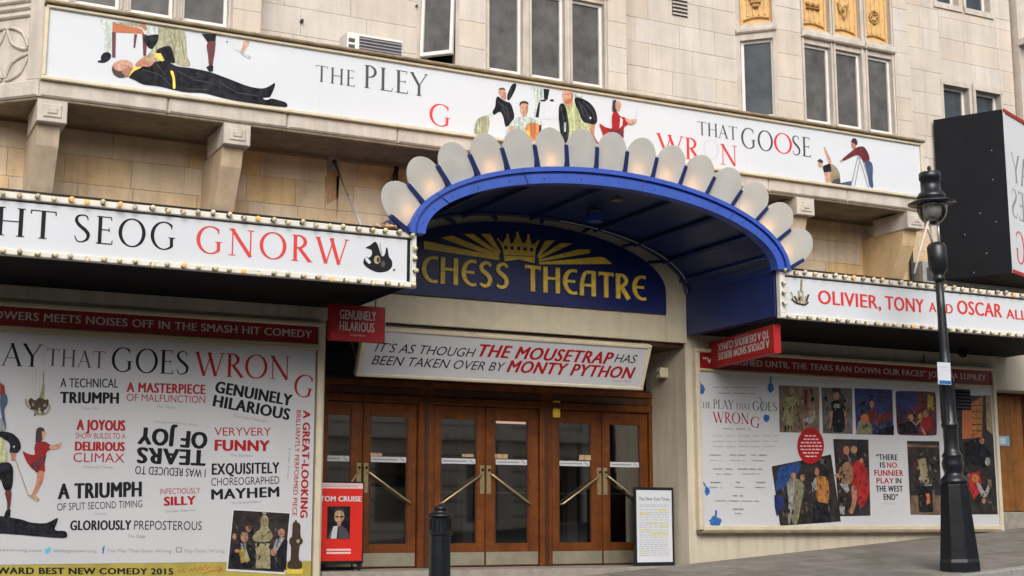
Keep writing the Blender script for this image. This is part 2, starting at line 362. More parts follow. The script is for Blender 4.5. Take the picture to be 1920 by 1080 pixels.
SER = {
 'A': (.76, [ln(.06, 0, .39, 1, t_), ln(.355, 1.0, .69, 0, T_), ln(.17, .35, .57, .35, .035), sf(.06, .016, .09), sf(.69, .016, .11)]),
 'C': (.74, [arc(.42, .5, .36, .5, 48, 312), ln(.66, .93, .66, .76, .035)]),
 'E': (.56, [ln(.14, 0, .14, 1, T_), ln(.03, .98, .49, .98, .036), ln(.14, .52, .42, .52, .034), ln(.03, .02, .52, .02, .036), ln(.48, .99, .48, .87, .03), ln(.42, .59, .42, .45, .03), ln(.51, .01, .53, .15, .03)]),
 'G': (.84, [arc(.43, .5, .37, .5, 48, 318), ln(.68, .10, .68, .44, T_ * .9), sf(.68, .44, .11), ln(.67, .93, .67, .76, .035)]),
 'H': (.84, [ln(.15, 0, .15, 1, T_), ln(.69, 0, .69, 1, T_), ln(.15, .52, .69, .52, .036), sf(.15, .016), sf(.69, .016), sf(.15, .984), sf(.69, .984)]),
 'L': (.58, [ln(.15, 0, .15, 1, T_), sf(.15, .984), ln(.04, .02, .53, .02, .036), ln(.52, .01, .55, .17, .03)]),
 'N': (.86, [ln(.15, 0, .15, 1, t_), ln(.12, 1, .71, 0, T_), ln(.71, 0, .71, 1, t_), sf(.13, .984, .10), sf(.15, .016), sf(.71, .984)]),
 'O': (.88, [arc(.44, .5, .37, .5, 0, 360, 36)]),
 'P': (.58, [ln(.15, 0, .15, 1, T_), sf(.15, .016), sf(.10, .984, .06), arc(.22, .74, .27, .25, 90, -90, 14), ln(.1, .985, .24, .985, .04), ln(.16, .49, .24, .49, .038)]),
 'R': (.68, [ln(.15, 0, .15, 1, T_), sf(.15, .016), sf(.10, .984, .06), arc(.22, .75, .25, .24, 90, -90, 14), ln(.1, .985, .24, .985, .04), ln(.16, .51, .24, .51, .038), ln(.28, .51, .63, .0, T_), sf(.65, .014, .07)]),
 'S': (.54, [crv([(.44, .80), (.41, .93), (.28, .98), (.13, .92), (.09, .77), (.18, .61), (.34, .47), (.46, .31), (.43, .12), (.27, .018), (.13, .05), (.06, .22)], [.03, t_, t_, T_ * .6, T_ * .9, T_, T_ * 1.05, T_, T_ * .7, t_, t_, .03])]),
 'T': (.74, [ln(.37, 0, .37, 1, T_), ln(.03, .98, .71, .98, .038), sf(.37, .016), ln(.04, .99, .03, .85, .03), ln(.70, .99, .71, .85, .03)]),
 'W': (1.10, [ln(.08, 1, .36, 0, T_), ln(.36, 0, .60, .98, t_), ln(.52, 1, .78, 0, T_), ln(.78, 0, 1.03, 1, t_), sf(.08, .984, .09), sf(1.03, .984, .08), sf(.54, .984, .06)]),
 'Y': (.72, [ln(.05, 1, .37, .45, T_), ln(.68, 1, .38, .45, t_), ln(.37, 0, .37, .47, T_), sf(.06, .984, .09), sf(.67, .984, .08), sf(.37, .016)]),
 ' ': (.4, []),
}
# the theatre's gold uncial capitals: heavier, flared, with a round E and raised crossbars
gT, gt = .17, .11
GLD = {
 'U': (.76, [ln(.12, 1, .12, .3, gT), ln(.62, 1, .62, .3, gT), arc(.37, .32, .25, .27, 180, 360, 14, gT, gt)]),
 'D': (.78, [ln(.12, 0, .12, 1, gT), arc(.2, .5, .46, .44, 90, -90, 18, gT, gt)]),
 'C': (.64, [arc(.48, .5, .38, .45, 68, 292, 20, gT, gt)]),
 'H': (.76, [ln(.12, 0, .12, 1, gT), ln(.62, 0, .62, 1, gT), ln(.14, .56, .6, .56, .10)]),
 'E': (.62, [arc(.46, .5, .36, .45, 68, 292, 20, gT, gt), ln(.14, .52, .52, .52, .10)]),
 'S': (.60, [crv([(.49, .82), (.40, .93), (.26, .93), (.13, .82), (.14, .66), (.28, .54), (.42, .42), (.47, .25), (.38, .09), (.22, .05), (.08, .13)], [.09, .12, .13, .15, .16, .17, .17, .16, .14, .12, .09])]),
 'T': (.66, [ln(.33, 0, .33, .95, gT), ln(.02, .94, .64, .94, .12), ln(.04, .98, .04, .84, .05), ln(.62, .98, .62, .84, .05)]),
 'A': (.76, [crv([(.12, 0), (.13, .5), (.24, .86), (.40, .94)], [gT, gT * .9, .13, .12], 5), ln(.62, 0, .62, .98, gT), ln(.3, .94, .66, .94, .12), ln(.14, .42, .62, .42, .10)]),
 'R': (.66, [ln(.12, 0, .12, 1, gT), arc(.2, .73, .27, .22, 90, -90, 12, gT * .9, gt), ln(.24, .5, .58, 0, gT)]),
 ' ': (.55, []),
}
def strokes(mb, body, font, org, u, v, m, step=None, gap=.0, depth=0, mirror=False):
    """set capitals along u with cap height v; step = forward direction, every stroke sits a hair further out"""
    n = u.cross(v).normalized(); x = 0; k = 0
    U = u.normalized()
    seq = list(body)
    for ch in seq:
        W, st = font[ch]
        for pts, ws in st:
            k += 1; lift = n * (.0003 * (k % 9))
            L_ = []; Rr = []
            for i, (px_, py_) in enumerate(pts):
                a = pts[max(i - 1, 0)]; b = pts[min(i + 1, len(pts) - 1)]
                if len(pts) > 4 and abs(pts[0][0] - pts[-1][0]) < 1e-6 and abs(pts[0][1] - pts[-1][1]) < 1e-6:
                    a = pts[i - 1] if i else pts[-2]; b = pts[i + 1] if i < len(pts) - 1 else pts[1]
                dx, dy = b[0] - a[0], b[1] - a[1]; l = math.hypot(dx, dy) or 1; nx, ny = -dy / l * ws[i] / 2, dx / l * ws[i] / 2
                L_.append((px_ + nx, py_ + ny)); Rr.append((px_ - nx, py_ - ny))
            def W3(p):
                q = (W - p[0]) if mirror else p[0]
                return org + u * (x + q) + v * p[1] + lift
            A = [W3(p) for p in L_]; B = [W3(p) for p in Rr]; c = len(A)
            if depth:
                A2 = [p + n * depth for p in A]; B2 = [p + n * depth for p in B]
                vs_ = A + B + A2 + B2; fs = []
                for i in range(c - 1):
                    fs += [(2 * c + i, 3 * c + i, 3 * c + i + 1, 2 * c + i + 1), (i, 2 * c + i, 2 * c + i + 1, i + 1), (c + i, c + i + 1, 3 * c + i + 1, 3 * c + i)]
                fs += [(0, c, 3 * c, 2 * c), (c - 1, 3 * c - 1, 4 * c - 1, 2 * c - 1)]
                mb.add(vs_, fs, m)
            else:
                mb.add(A + B, [(i, i + 1, c + i + 1, c + i) for i in range(c - 1)], m)
        x += W + gap
    return x
def swidth(body, font, gap): return sum(font[c][0] + gap for c in body) - gap
def serif(mb, body, BL, BR, capv, m, gap=.06, mirror=False, font=SER, depth=0):
    mb.marks.append((len(mb.v), len(mb.f)))
    wd = swidth(body, font, gap); u = (BR - BL) / wd
    strokes(mb, body, font, BL, u, capv, m, gap=gap, mirror=mirror, depth=depth)
def ell(cx, cy, rx, ry, n=14, rot=0):
    c, s_ = math.cos(R(rot)), math.sin(R(rot)); out = []
    for i in range(n):
        a = 2 * math.pi * i / n; x, y = rx * math.cos(a), ry * math.sin(a); out.append((cx + x * c - y * s_, cy + x * s_ + y * c))
    return out
class Art:
    """flat print on the plane y = Y, polygons measured in the photograph, every shape a hair in front of the last"""
    def __init__(s, Y): s.mb = MB(); s.Y = Y; s.k = 0; s.quad = None
    def p(s, pts, m):
        if s.quad and isinstance(m, str): m = DIM.get(m, m)
        if len(pts) > 5:        # round the corners off
            for _ in range(2):
                q_ = []
                for (a, b), (c, d) in zip(pts, pts[1:] + pts[:1]): q_ += [(a * .78 + c * .22, b * .78 + d * .22), (a * .22 + c * .78, b * .22 + d * .78)]
                pts = q_
        s.k += 1; y = s.Y - .0002 * s.k; s.mb.flat([P(a, b, y) for a, b in pts], m); return s
    def e(s, cx, cy, rx, ry, m, rot=0): return s.p(ell(cx, cy, rx, ry, 14, rot), m)
    def l(s, pts, w_, m):
        for (a, b), (c, d) in zip(pts, pts[1:]):
            l = math.hypot(c - a, d - b) or 1; nx, ny = -(d - b) / l * w_ / 2, (c - a) / l * w_ / 2
            s.p([(a + nx, b + ny), (c + nx, d + ny), (c - nx, d - ny), (a - nx, b - ny)], m)
        return s
    def build(s, name, parent, label=None):
        if s.quad:      # slivers of shade and light breaking up the figures of a stage photograph
            q4 = s.quad; rg = random.Random(int(q4[1][0] * 3)); s.k += 1
            for k in range(36):
                u_, v_ = rg.uniform(.06, .92), rg.uniform(.25, .95)
                x_ = (q4[0][0] * (1 - u_) + q4[1][0] * u_) * (1 - v_) + (q4[3][0] * (1 - u_) + q4[2][0] * u_) * v_; y_ = (q4[0][1] * (1 - u_) + q4[1][1] * u_) * (1 - v_) + (q4[3][1] * (1 - u_) + q4[2][1] * u_) * v_
                w_, h_ = rg.uniform(.5, 1.6), rg.uniform(1.0, 5.5); t_ = rg.uniform(-2, 2)
                s.p([(x_ - w_ + t_, y_ - h_), (x_ + w_ + t_, y_ - h_ * .7), (x_ + w_ * .6 - t_, y_ + h_), (x_ - w_ - t_, y_ + h_ * .6)], rg.choice(('photo_dark', 'suit', 'photo_brown', 'statue', 'photo_dark', 'photo_grey', 'suit'))); s.k -= .8
        return s.mb.build(name, parent, label)
DIM = {'lime': 'lime_dim', 'mint': 'mint_dim', 'skin': 'skin_dim', 'skin_dark': 'skin_lo', 'orange': 'orange_dim', 'white': 'mint_dim', 'khaki': 'khaki_dim', 'tan': 'tan_dim', 'splat': 'splat_dim', 'yellow': 'yellow_dim', 'white_low': 'mint_dim'}

def wall_grid(mb, x0, x1, z0, z1, yf, yb, openings, m):
    xs = sorted({x0, x1, *[o[0] for o in openings], *[o[1] for o in openings]}); zs = sorted({z0, z1, *[o[2] for o in openings], *[o[3] for o in openings]})
    xs = [x for x in xs if x0 <= x <= x1]; zs = [z for z in zs if z0 <= z <= z1]
    for a, b in zip(xs, xs[1:]):
        run = None
        for c, d in zip(zs, zs[1:]):
            cx, cz = (a + b) / 2, (c + d) / 2
            if any(o[0] < cx < o[1] and o[2] < cz < o[3] for o in openings):
                if run: mb.box(a, b, yf, yb, run[0], run[1], m); run = None
            else: run = [run[0] if run else c, d]
        if run: mb.box(a, b, yf, yb, run[0], run[1], m)

# ================================================================== GROUND
def gz(x, y): return .05 + .0755 * (x - 10.7) + .05 * y
def gsheet(x0, x1, y0, y1, dz, m, nx=2):
    mb = MB(); mb.add([(x0, y0, gz(x0, y0) + dz), (x1, y0, gz(x1, y0) + dz), (x1, y1, gz(x1, y1) + dz), (x0, y1, gz(x0, y1) + dz)], [(0, 1, 2, 3)], m); return mb
KY = -3.5
mb = MB(); rz = lambda x, y: gz(x, KY) - .13 + .01 * (y - KY) * -1 * 0
mb.add([(-300, -300, rz(-300, 0)), (300, -300, rz(300, 0)), (300, KY - .001, rz(300, 0)), (-300, KY - .001, rz(-300, 0))], [(0, 1, 2, 3)], 'asphalt')
road = structure(mb.build('road'))
mb = MB(); mb.add([(-60, KY, gz(-60, KY) - .13), (60, KY, gz(60, KY) - .13), (60, 6, gz(60, 6) - .02), (-60, 6, gz(-60, 6) - .02), ], [(0, 1, 2, 3)], 'paving_bed')
pave = structure(mb.build('pavement'))
# paving slabs laid to the fall of the street
row_y = [KY + .16, KY + .16 + .62, KY + .16 + 1.26, KY + .16 + 1.95, KY + .16 + 2.55, .0]
for ri in range(5):
    y0, y1 = row_y[ri], row_y[ri + 1]; x = 3.2 + (ri % 2) * .4
    while x < 19:
        L_ = random.choice((.75, .9, .9, 1.05)); x1 = x + L_; g = .007
        def q(X, Y_, dz): return (X, Y_, gz(X, Y_) + dz)
        mb = MB(); dz = random.uniform(-.002, .002)
        a = [q(x + g, y0 + g, -.05), q(x1 - g, y0 + g, -.05), q(x1 - g, y1 - g, -.05), q(x + g, y1 - g, -.05)]
        b = [q(x + g, y0 + g, dz - .003), q(x1 - g, y0 + g, dz - .003), q(x1 - g, y1 - g, dz - .003), q(x + g, y1 - g, dz - .003)]
        c_ = [q(x + g * 2, y0 + g * 2, dz), q(x1 - g * 2, y0 + g * 2, dz), q(x1 - g * 2, y1 - g * 2, dz), q(x + g * 2, y1 - g * 2, dz)]
        fs = [(8, 9, 10, 11)]
        for i in range(4): j = (i + 1) % 4; fs += [(i, j, 4 + j, 4 + i), (4 + i, 4 + j, 8 + j, 8 + i)]
        mb.add(a + b + c_, fs, 'paving'); mb.build('paving_slab', pave)
        x = x1
kb = MB(); kb.add([(-60, KY, gz(-60, KY) - .14), (60, KY, gz(60, KY) - .14), (60, KY + .15, gz(60, KY) - .02), (-60, KY + .15, gz(-60, KY) - .02)], [(0, 1, 2, 3)], 'paving_bed')
kerb = structure(kb.build('kerb'))
x = 3.0
while x < 20:
    x1 = x + .91; mb = MB(); g = .004
    vs_ = []
    for X in (x + g, x1 - g):
        z = gz(X, KY); vs_ += [(X, KY - .02, z - .16), (X, KY - .02, z - .015), (X, KY - .005, z), (X, KY + .15, z + .004), (X, KY + .15, z - .16)]
    mb.add(vs_, [(0, 1, 2, 3, 4), (9, 8, 7, 6, 5)] + [(i, 5 + i, 5 + (i + 1) % 5, (i + 1) % 5) for i in range(5)], 'kerb'); mb.build('kerb_stone', kerb); x = x1

# ================================================================== THEATRE BUILDING
B = thing('theatre_building', (8.1, 2, 0), 'pale stone theatre with bay windows, bracketed balcony and wooden entrance doors', 'building')
UZ0, UZ1 = 5.07, 10.6
# ---- core of the upper wall at y=.02 with openings for the two pairs of plain windows on the right
ops = [(15.80, 16.36, 6.3, 7.56), (16.50, 17.06, 6.3, 7.56), (15.74, 16.24, 8.93, 10.2), (16.40, 16.94, 8.93, 10.2)]
mb = MB(); wall_grid(mb, -2.5, 17.4, 5.2, UZ1, .02, .5, ops, 'mortar'); mb.build('upper_wall', B)
mb = MB(); wall_grid(mb, -2.5, 17.4, 3.1, 5.2, .02, .5, [(5.5, 10.74, 2.9, 3.11)], 'mortar_low'); mb.build('lower_wall', B)
n_block = 0
def ashlar(x0, x1, z0, z1, m, yf=0.0, yb=.02, h=.33, lens=(.62, .75, .88), off=0, M4=None, name='stone_block', g=.0016):
    global n_block
    z = z0; r = off
    while z < z1 - .04:
        zt = min(z + h, z1); zt = z1 if z1 - zt < .12 else zt
        x = x0 - (.35 if r % 2 else 0)
        while x < x1 - .02:
            xe = x + random.choice(lens); a, b = max(x, x0), min(xe, x1)
            if x1 - b < .18: b = x1; xe = x1 + 1
            if b - a > .05:
                mb = MB(M4); mb.slab(a + g, b - g, yf - random.uniform(0, .003), yb, z + g, zt - g, m, .0025); mb.build(name, B); n_block += 1
            x = xe
        z = zt; r += 1
# wall under the balcony
ashlar(-2.4, 15.4, 4.43, 5.06, 'stone_low', h=.33)
ashlar(-2.4, 6.5, 3.77, 4.43, 'stone_low', h=.33, off=1)
ashlar(10.4, 15.4, 3.77, 4.43, 'stone_low', h=.33, off=1)
# wall between the bays
ashlar(-2.4, 1.5, 6.2, 7.9, 'stone', h=.36)
ashlar(4.455, 6.66, 5.9, 7.9, 'stone', h=.36)
ashlar(9.605, 11.76, 5.9, 8.75, 'stone', h=.36, off=1)
ashlar(14.725, 15.78, 5.2, 9.7, 'stone', h=.36, lens=(.7, .5))
ashlar(15.78, 17.38, 5.2, 6.29, 'stone', h=.36, off=1)
ashlar(15.78, 17.38, 7.62, 8.88, 'stone', h=.36)
ashlar(17.08, 17.38, 6.32, 7.62, 'stone', h=.36)
ashlar(16.96, 17.38, 8.88, 9.7, 'stone', h=.36)
ashlar(15.40, 17.38, 3.95, 5.2, 'stone', h=.36, off=1)
# jambs, mullions, sills and lintels of the plain windows
for (a, b, c, d) in ops:
    mb = MB(); mb.box(a - .055, b + .055, -.012, .3, d - .004, d + .09, 'stone_trim')
    mb.box(a - .055, b + .055, -.03, .3, c - .09, c + .004, 'stone_trim')
    mb.box(a - .055, a + .004, -.008, .3, c, d, 'stone_trim'); mb.box(b - .004, b + .055, -.008, .3, c, d, 'stone_trim')
    mb.build('window_surround', B)
def window(s0, s1, z0, z1, M4, yset, pane='pane', tilt=0):
    F_ = MB(M4); w_ = .042; y0, y1 = yset, yset + .06
    F_.slab(s0, s0 + w_, y0, y1, z0, z1, 'white_frame', .006); F_.slab(s1 - w_, s1, y0, y1, z0, z1, 'white_frame', .006)
    F_.slab(s0 + w_, s1 - w_, y0 + .002, y1, z0, z0 + w_ * 1.3, 'white_frame', .006); F_.slab(s0 + w_, s1 - w_, y0 + .002, y1, z1 - w_, z1, 'white_frame', .006)
    f = F_.build('window', B)
    p = MB(M4); p.add([(s0 + w_ - .003, y0 + .035, z0 + w_), (s1 - w_ + .003, y0 + .035, z0 + w_), (s1 - w_ + .003, y0 + .030, z1 - w_ + .003), (s0 + w_ - .003, y0 + .030, z1 - w_ + .003)], [(0, 1, 2, 3)], pane)
    p.build('pane', f); return f
for (a, b, c, d) in ops: window(a, b, c, d, None, .12, 'pane_blue')
# ---- bays
D_ = .42
def bay(x0, x1, wins, cant_win=True, gold=False, right_cant=False, open_cant=False):
    z0, z1 = 5.2, UZ1; WZ0, WZ1 = 6.42, 7.62
    opn = [(a, b, WZ0, WZ1) for a, b in wins]
    if gold: opn += [(a, b, 7.86, 9.2) for a, b in wins]
    else: opn += [(a, b, 7.86, 9.2) for a, b in wins]
    front = MB(Matrix.Translation((0, -D_, 0)))
    wall_grid(front, x0, x1, z0, z1, .015, .22, opn, 'stone_trim'); front.box(x1 - .2, x1, .22, .45, z0, z1, 'stone_trim'); front.build('bay_front', B)
    T4 = Matrix.Translation((0, -D_, 0))
    # sills, drip mouldings and mullion edges
    s_ = MB(T4)
    for a, b in wins:
        s_.slab(a - .048, b + .048, -.06, .02, 7.70, 7.80, 'stone_trim', .02)
        s_.slab(a - .03, a + .003, -.012, .02, WZ0, 7.70, 'stone_trim', .006); s_.slab(b - .003, b + .03, -.012, .02, WZ0, 7.70, 'stone_trim', .006)
        s_.slab(a - .03, b + .03, -.02, .02, 6.34, 6.415, 'stone_trim', .01)
        s_.slab(a - .03, a, -.012, .02, 7.815, 9.3, 'stone_trim', .006); s_.slab(b, b + .03, -.012, .02, 7.815, 9.3, 'stone_trim', .006)
    s_.build('moulding', B)
    # pier stones
    ex = [(x0, wins[0][0] - .05), (wins[-1][1] + .05, x1)]
    for a, b in ex:
        ashlar(a, b, 5.95, 8.6, 'stone', yf=0, yb=.015, h=.36, lens=(2,), M4=T4)
    for a, b in wins:
        window(a, b, WZ0, WZ1, T4, .07, 'pane')
        gp = MB(T4); gp.box(a, b, .10, .2, 7.86, 9.2, 'gold_panel' if gold else 'stone_trim')
        if gold: gold_panel(gp, a, b, 7.86, wins.index((a, b)))
        gp.build('gilded_panel' if gold else 'plain_panel', B)
    # canted sides (45 degrees)
    for side in ((-1, 1) if right_cant else (-1,)):
        L_ = D_ * math.sqrt(2)
        if side < 0: C4 = Matrix.Translation((x0 - D_, 0, 0)) @ Matrix.Rotation(R(-45), 4, 'Z')
        else: C4 = Matrix.Translation((x1, -D_, 0)) @ Matrix.Rotation(R(45), 4, 'Z')
        a, b = .065, L_ - .05
        cm = MB(C4)
        wall_grid(cm, 0, L_, z0, z1, 0, .2, [(a, b, WZ0, WZ1), (a, b, 7.86, 9.2)], 'stone_trim')
        cm.slab(a - .06, b + .06, -.045, .0, 7.72, 7.80, 'stone_trim', .02)
        cm.build('bay_side', B)
        gp = MB(C4); gp.box(a, b, .08, .18, 7.86, 9.2, 'gold_panel' if gold else 'stone_trim')
        if gold and side < 0: gold_panel(gp, a, b, 7.86, 3, .08)
        gp.build('gilded_panel' if gold else 'plain_panel', B)
        if open_cant and side < 0:
            # top-hung sash pushed out at the bottom, the dark room showing under it
            O4 = C4 @ Matrix.Translation((0, .05, WZ1)) @ Matrix.Rotation(R(-4), 4, 'X') @ Matrix.Translation((0, -.0, -WZ1))
            window(a + .01, b - .02, WZ0 + .13, WZ1, O4, -.05, 'pane')
            d = MB(C4); d.box(a, b, .14, .19, WZ0, WZ1, 'black_matt'); d.build('dark_room_behind_sash', B)
        else:
            window(a, b, WZ0, WZ1, C4, .06, 'pane_blue')
def gold_panel(g, a, b, z0, kind, yb=.10):
    """relief on a gilded panel: rim, swag at the foot, emblem above"""
    w_ = b - a; m = 'gold_panel'
    g.slab(a, a + .035, yb - .035, yb, z0, z0 + 1.3, m, .012); g.slab(b - .035, b, yb - .035, yb, z0, z0 + 1.3, m, .012)
    g.slab(a + .035, b - .035, yb - .05, yb, z0, z0 + .03, m, .012)
    cx = (a + b) / 2
    pts = [(a + .05 + (w_ - .1) * i / 10, z0 + .085 + .035 * math.sin(math.pi * i / 10)) for i in range(11)]
    g.tube([(x_, yb - .015, z_) for x_, z_ in pts], .016, 'gold_dark', 6)
    for i in range(4):
        x_ = a + .07 + (w_ - .14) * (i + .5) / 4; g.slab(x_ - .012, x_ + .012, yb - .02, yb, z0 + .15, z0 + 1.2, m, .006)
    zc = z0 + .42
    if kind == 3:
        for r_, zz in ((.10, .02), (.075, -.05), (.045, -.11)): g.slab(cx - r_, cx + r_, yb - .06, yb, z0 + .30 + zz + .08, z0 + .35 + zz + .08, 'gold_dark', .01)
    elif kind == 0:
        for i in range(5): g.ball((cx - .10 + .05 * i, yb - .03, zc - .02 * (i % 2)), .03, .03, .035, 'gold_dark', 6, 4)
        g.slab(cx - .13, cx + .13, yb - .05, yb, zc - .075, zc - .05, 'gold_dark', .01)
    elif kind == 1:
        g.tube([(cx - .09, yb - .02, zc + .12), (cx - .075, yb - .03, zc - .02), (cx, yb - .04, zc - .13), (cx + .075, yb - .03, zc - .02), (cx + .09, yb - .02, zc + .12)], .016, 'gold_dark', 6)
        g.ball((cx, yb - .02, zc + .02), .03, .03, .05, 'gold_dark', 6, 4); g.slab(cx - .07, cx - .03, yb - .03, yb, zc + .07, zc + .09, 'gold_dark', .005); g.slab(cx + .03, cx + .07, yb - .03, yb, zc + .07, zc + .09, 'gold_dark', .005)
    else:
        g.tube([(cx + .09 * math.cos(R(30 * i)), yb - .02, zc + .10 * math.sin(R(30 * i))) for i in range(13)], .016, 'gold_dark', 6)
        for i in range(6): g.ball((cx + .05 * math.cos(R(60 * i)), yb - .02, zc + .055 * math.sin(R(60 * i))), .02, .02, .024, 'gold_dark', 6, 4)
bay(1.95, 4.45, [(2.265, 2.785), (2.88, 3.40), (3.50, 4.05)])
bay(7.07, 9.60, [(7.50, 8.00), (8.125, 8.635), (8.745, 9.25)], open_cant=True)
bay(12.17, 14.72, [(12.675, 13.18), (13.265, 13.77), (13.88, 14.37)], gold=True)
# ---- balcony: floor slab, edge band, parapet, cants, corbels
BX0, BX1 = 1.88, 14.24
mb = MB()
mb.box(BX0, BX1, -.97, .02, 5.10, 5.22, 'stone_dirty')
mb.build('balcony_floor', B)
mb = MB()
for i in range(9):
    a = BX0 + (BX1 - BX0) * i / 9; b = BX0 + (BX1 - BX0) * (i + 1) / 9
    mb2 = MB(); g = .003
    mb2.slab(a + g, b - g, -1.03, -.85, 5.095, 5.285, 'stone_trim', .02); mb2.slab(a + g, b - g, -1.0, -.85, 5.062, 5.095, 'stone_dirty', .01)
    mb2.build('edge_stone', B)
mb = MB(); mb.box(BX0 + .02, BX1 - .02, -.93, -.80, 5.285, 6.05, 'stone_trim'); mb.box(BX0, BX1, -.98, -.78, 6.05, 6.12, 'stone_trim')
mb.box(BX1 - .16, BX1 - .02, -.80, .0, 5.22, 6.05, 'stone_trim'); mb.build('parapet', B)
C4 = Matrix.Translation((BX0 - 1.0, 0, 0)) @ Matrix.Rotation(R(-45), 4, 'Z'); CL = math.sqrt(2)
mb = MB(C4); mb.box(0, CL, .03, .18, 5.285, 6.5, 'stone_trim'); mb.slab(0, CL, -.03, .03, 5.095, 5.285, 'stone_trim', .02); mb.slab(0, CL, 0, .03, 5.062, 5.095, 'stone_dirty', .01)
mb.slab(CL - .17, CL + .02, -.01, .03, 5.285, 6.5, 'stone_trim', .01)
mb.build('canted_parapet', B)
mb = MB(); mb.prism3([(BX0, -.97, 5.10), (BX0 - .97, 0, 5.10), (BX0, 0, 5.10)], (0, 0, .1), 'stone_dirty'); mb.build('canted_floor', B)
# carved tracery on the canted parapet: mouldings and leaf loops
for k in range(4):
    z_ = 6.02 + .085 * k; t = MB(C4); t.slab(.0, CL - .17, -.005, .03, z_, z_ + .05, 'stone_trim', .018); t.build('carved_moulding', B)
def loop(cx, cz, rot, L_=.30, w_=.085):
    t = MB(C4); pts = []
    for i in range(17):
        a = 2 * math.pi * i / 16; u_ = L_ * math.cos(a) * .5; v_ = w_ * math.sin(a) * (1 - .35 * abs(math.cos(a)))
        pts.append((cx + u_ * math.cos(R(rot)) - v_ * math.sin(R(rot)), .018, cz + u_ * math.sin(R(rot)) + v_ * math.cos(R(rot))))
    t.tube(pts, .018, 'stone_trim', 6); t.build('carved_leaf', B)
for ccx in (.93, .33):
    for zc in (5.62,):
        for sx in (-1, 1):
            for sz in (-1, 1): loop(ccx + sx * .155, zc + sz * .165, 45 * sx * sz * -1 if False else (-45 if sx * sz > 0 else 45) + 0 , .36, .085)
# corbels under the balcony
def corbel(x0, x1):
    cb = MB(); cb.slab(x0, x1, -1.035, -.30, 4.82, 5.062, 'stone_trim', .008)
    cb.slab(x0 + .055, x1 - .055, -1.050, -1.035, 4.865, 5.015, 'stone_trim', .014)
    o = cb.build('corbel', B)
    f = MB(); a, b = x0 + .02, x1 - .05
    f.slab(x0 + .10, x1 - .10, -1.062, -1.05, 4.905, 4.975, 'stone_trim', .012); f.build('rosette', o)
    br = MB()
    prof = [(-.93, 4.82), (-.86, 4.60), (-.62, 4.2), (-.40, 3.88), (-.33, 3.72), (0.01, 3.72), (0.01, 4.82)]
    n = len(prof); vs_ = [(a, y, z) for y, z in prof] + [(b, y, z) for y, z in prof]
    br.add(vs_, [tuple(range(n)), tuple(range(2 * n - 1, n - 1, -1))] + [(i, n + i, n + (i + 1) % n, (i + 1) % n) for i in range(n)], 'stone_low'); br.build('bracket', o)
for a in (1.87, 3.885, 11.95, 13.96): corbel(a, a + .31)
# rust streaks below the tie-rod plate, a stain with its own shape
mb = MB()
for (a, b, c, d) in ((610, 640, 318, 372), (606, 617, 330, 392), (628, 640, 330, 398)):
    pa = P(a, c, -.0055); pb = P(b, d, -.0055); mb.flat([(pa.x + .02, -.0055 - .0003 * (b % 3), pa.z), (pb.x - .03, -.0055 - .0003 * (b % 3), pa.z), (pb.x - .045, -.0055 - .0003 * (b % 3), pb.z), (pa.x + .03, -.0055 - .0003 * (b % 3), pb.z - .1)], 'rust_stain')
mb.build('rust_stain', B)

# ---- ground floor: cream rendered wall with the entrance recess and the side doorway
EX0, EX1 = 5.50, 10.74
mb = MB()
wall_grid(mb, -2.5, 19.0, -1.4, 3.42, 0.0, .5, [(EX0, EX1, -1.4, 3.06), (16.56, 17.75, -1.4, 2.67)], 'render'); mb.build('rendered_wall', B)
mb = MB(); mb.slab(EX0 - .02, EX1 + .02, -.03, .0, 3.06, 3.43, 'cream', .01); mb.build('lintel', B)
mb = MB()
mb.box(EX0 - .12, EX0, .5, 1.2, -.1, 3.06, 'render'); mb.build('recess_side', B); mb = MB(); mb.box(EX1, EX1 + .12, .5, 1.2, -.1, 3.06, 'render'); mb.build('recess_side', B)
mb = MB(); mb.box(EX0, EX1, .03, 1.0, 3.0, 3.05, 'wood_dark'); mb.build('recess_ceiling', B)
mb = MB(); mb.slab(EX0 + .0, EX1 - .0, -.06, .03, -.55, .02, 'step', .012); mb.build('entrance_step', B)
mb = MB(); mb.box(EX0 + .001, EX1 - .001, .03, 6.0, -.3, .02, 'step'); mb.build('foyer_floor', B)
# foyer behind the glass
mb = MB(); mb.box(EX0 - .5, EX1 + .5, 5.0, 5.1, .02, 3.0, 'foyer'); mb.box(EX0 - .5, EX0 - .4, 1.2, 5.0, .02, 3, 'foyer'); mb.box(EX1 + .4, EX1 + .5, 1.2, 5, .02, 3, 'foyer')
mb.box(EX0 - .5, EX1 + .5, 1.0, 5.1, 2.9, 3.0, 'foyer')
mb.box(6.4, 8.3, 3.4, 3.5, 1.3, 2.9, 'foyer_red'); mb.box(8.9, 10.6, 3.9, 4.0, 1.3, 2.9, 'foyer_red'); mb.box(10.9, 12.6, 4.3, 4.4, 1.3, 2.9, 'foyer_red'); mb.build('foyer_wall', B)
mb = MB()
for x_ in (6.75, 8.55, 10.3): mb.box(x_, x_ + .16, 2.6, 2.78, .02, 2.9, 'foyer_pale')
mb.box(6.6, 7.9, 2.5, 3.1, .02, 1.1, 'foyer_pale'); mb.build('foyer_column', B)
pq = P(946, 776, 1.5); mb = MB(); mb.tube([(pq.x, 1.5, 2.9), (pq.x, 1.5, pq.z + .06)], .005, 'cable', 6); mb.lathe([(.012, .06), (.018, .05), (.045, -.02), (.043, -.025)], (pq.x, 1.5, pq.z), M.setdefault('red_lamp', mat('red_glass_lamp', (.6, .05, .03), .3, emis=(1, .10, .05), estr=1.6)), 12); mb.build('pendant_lamp', B)
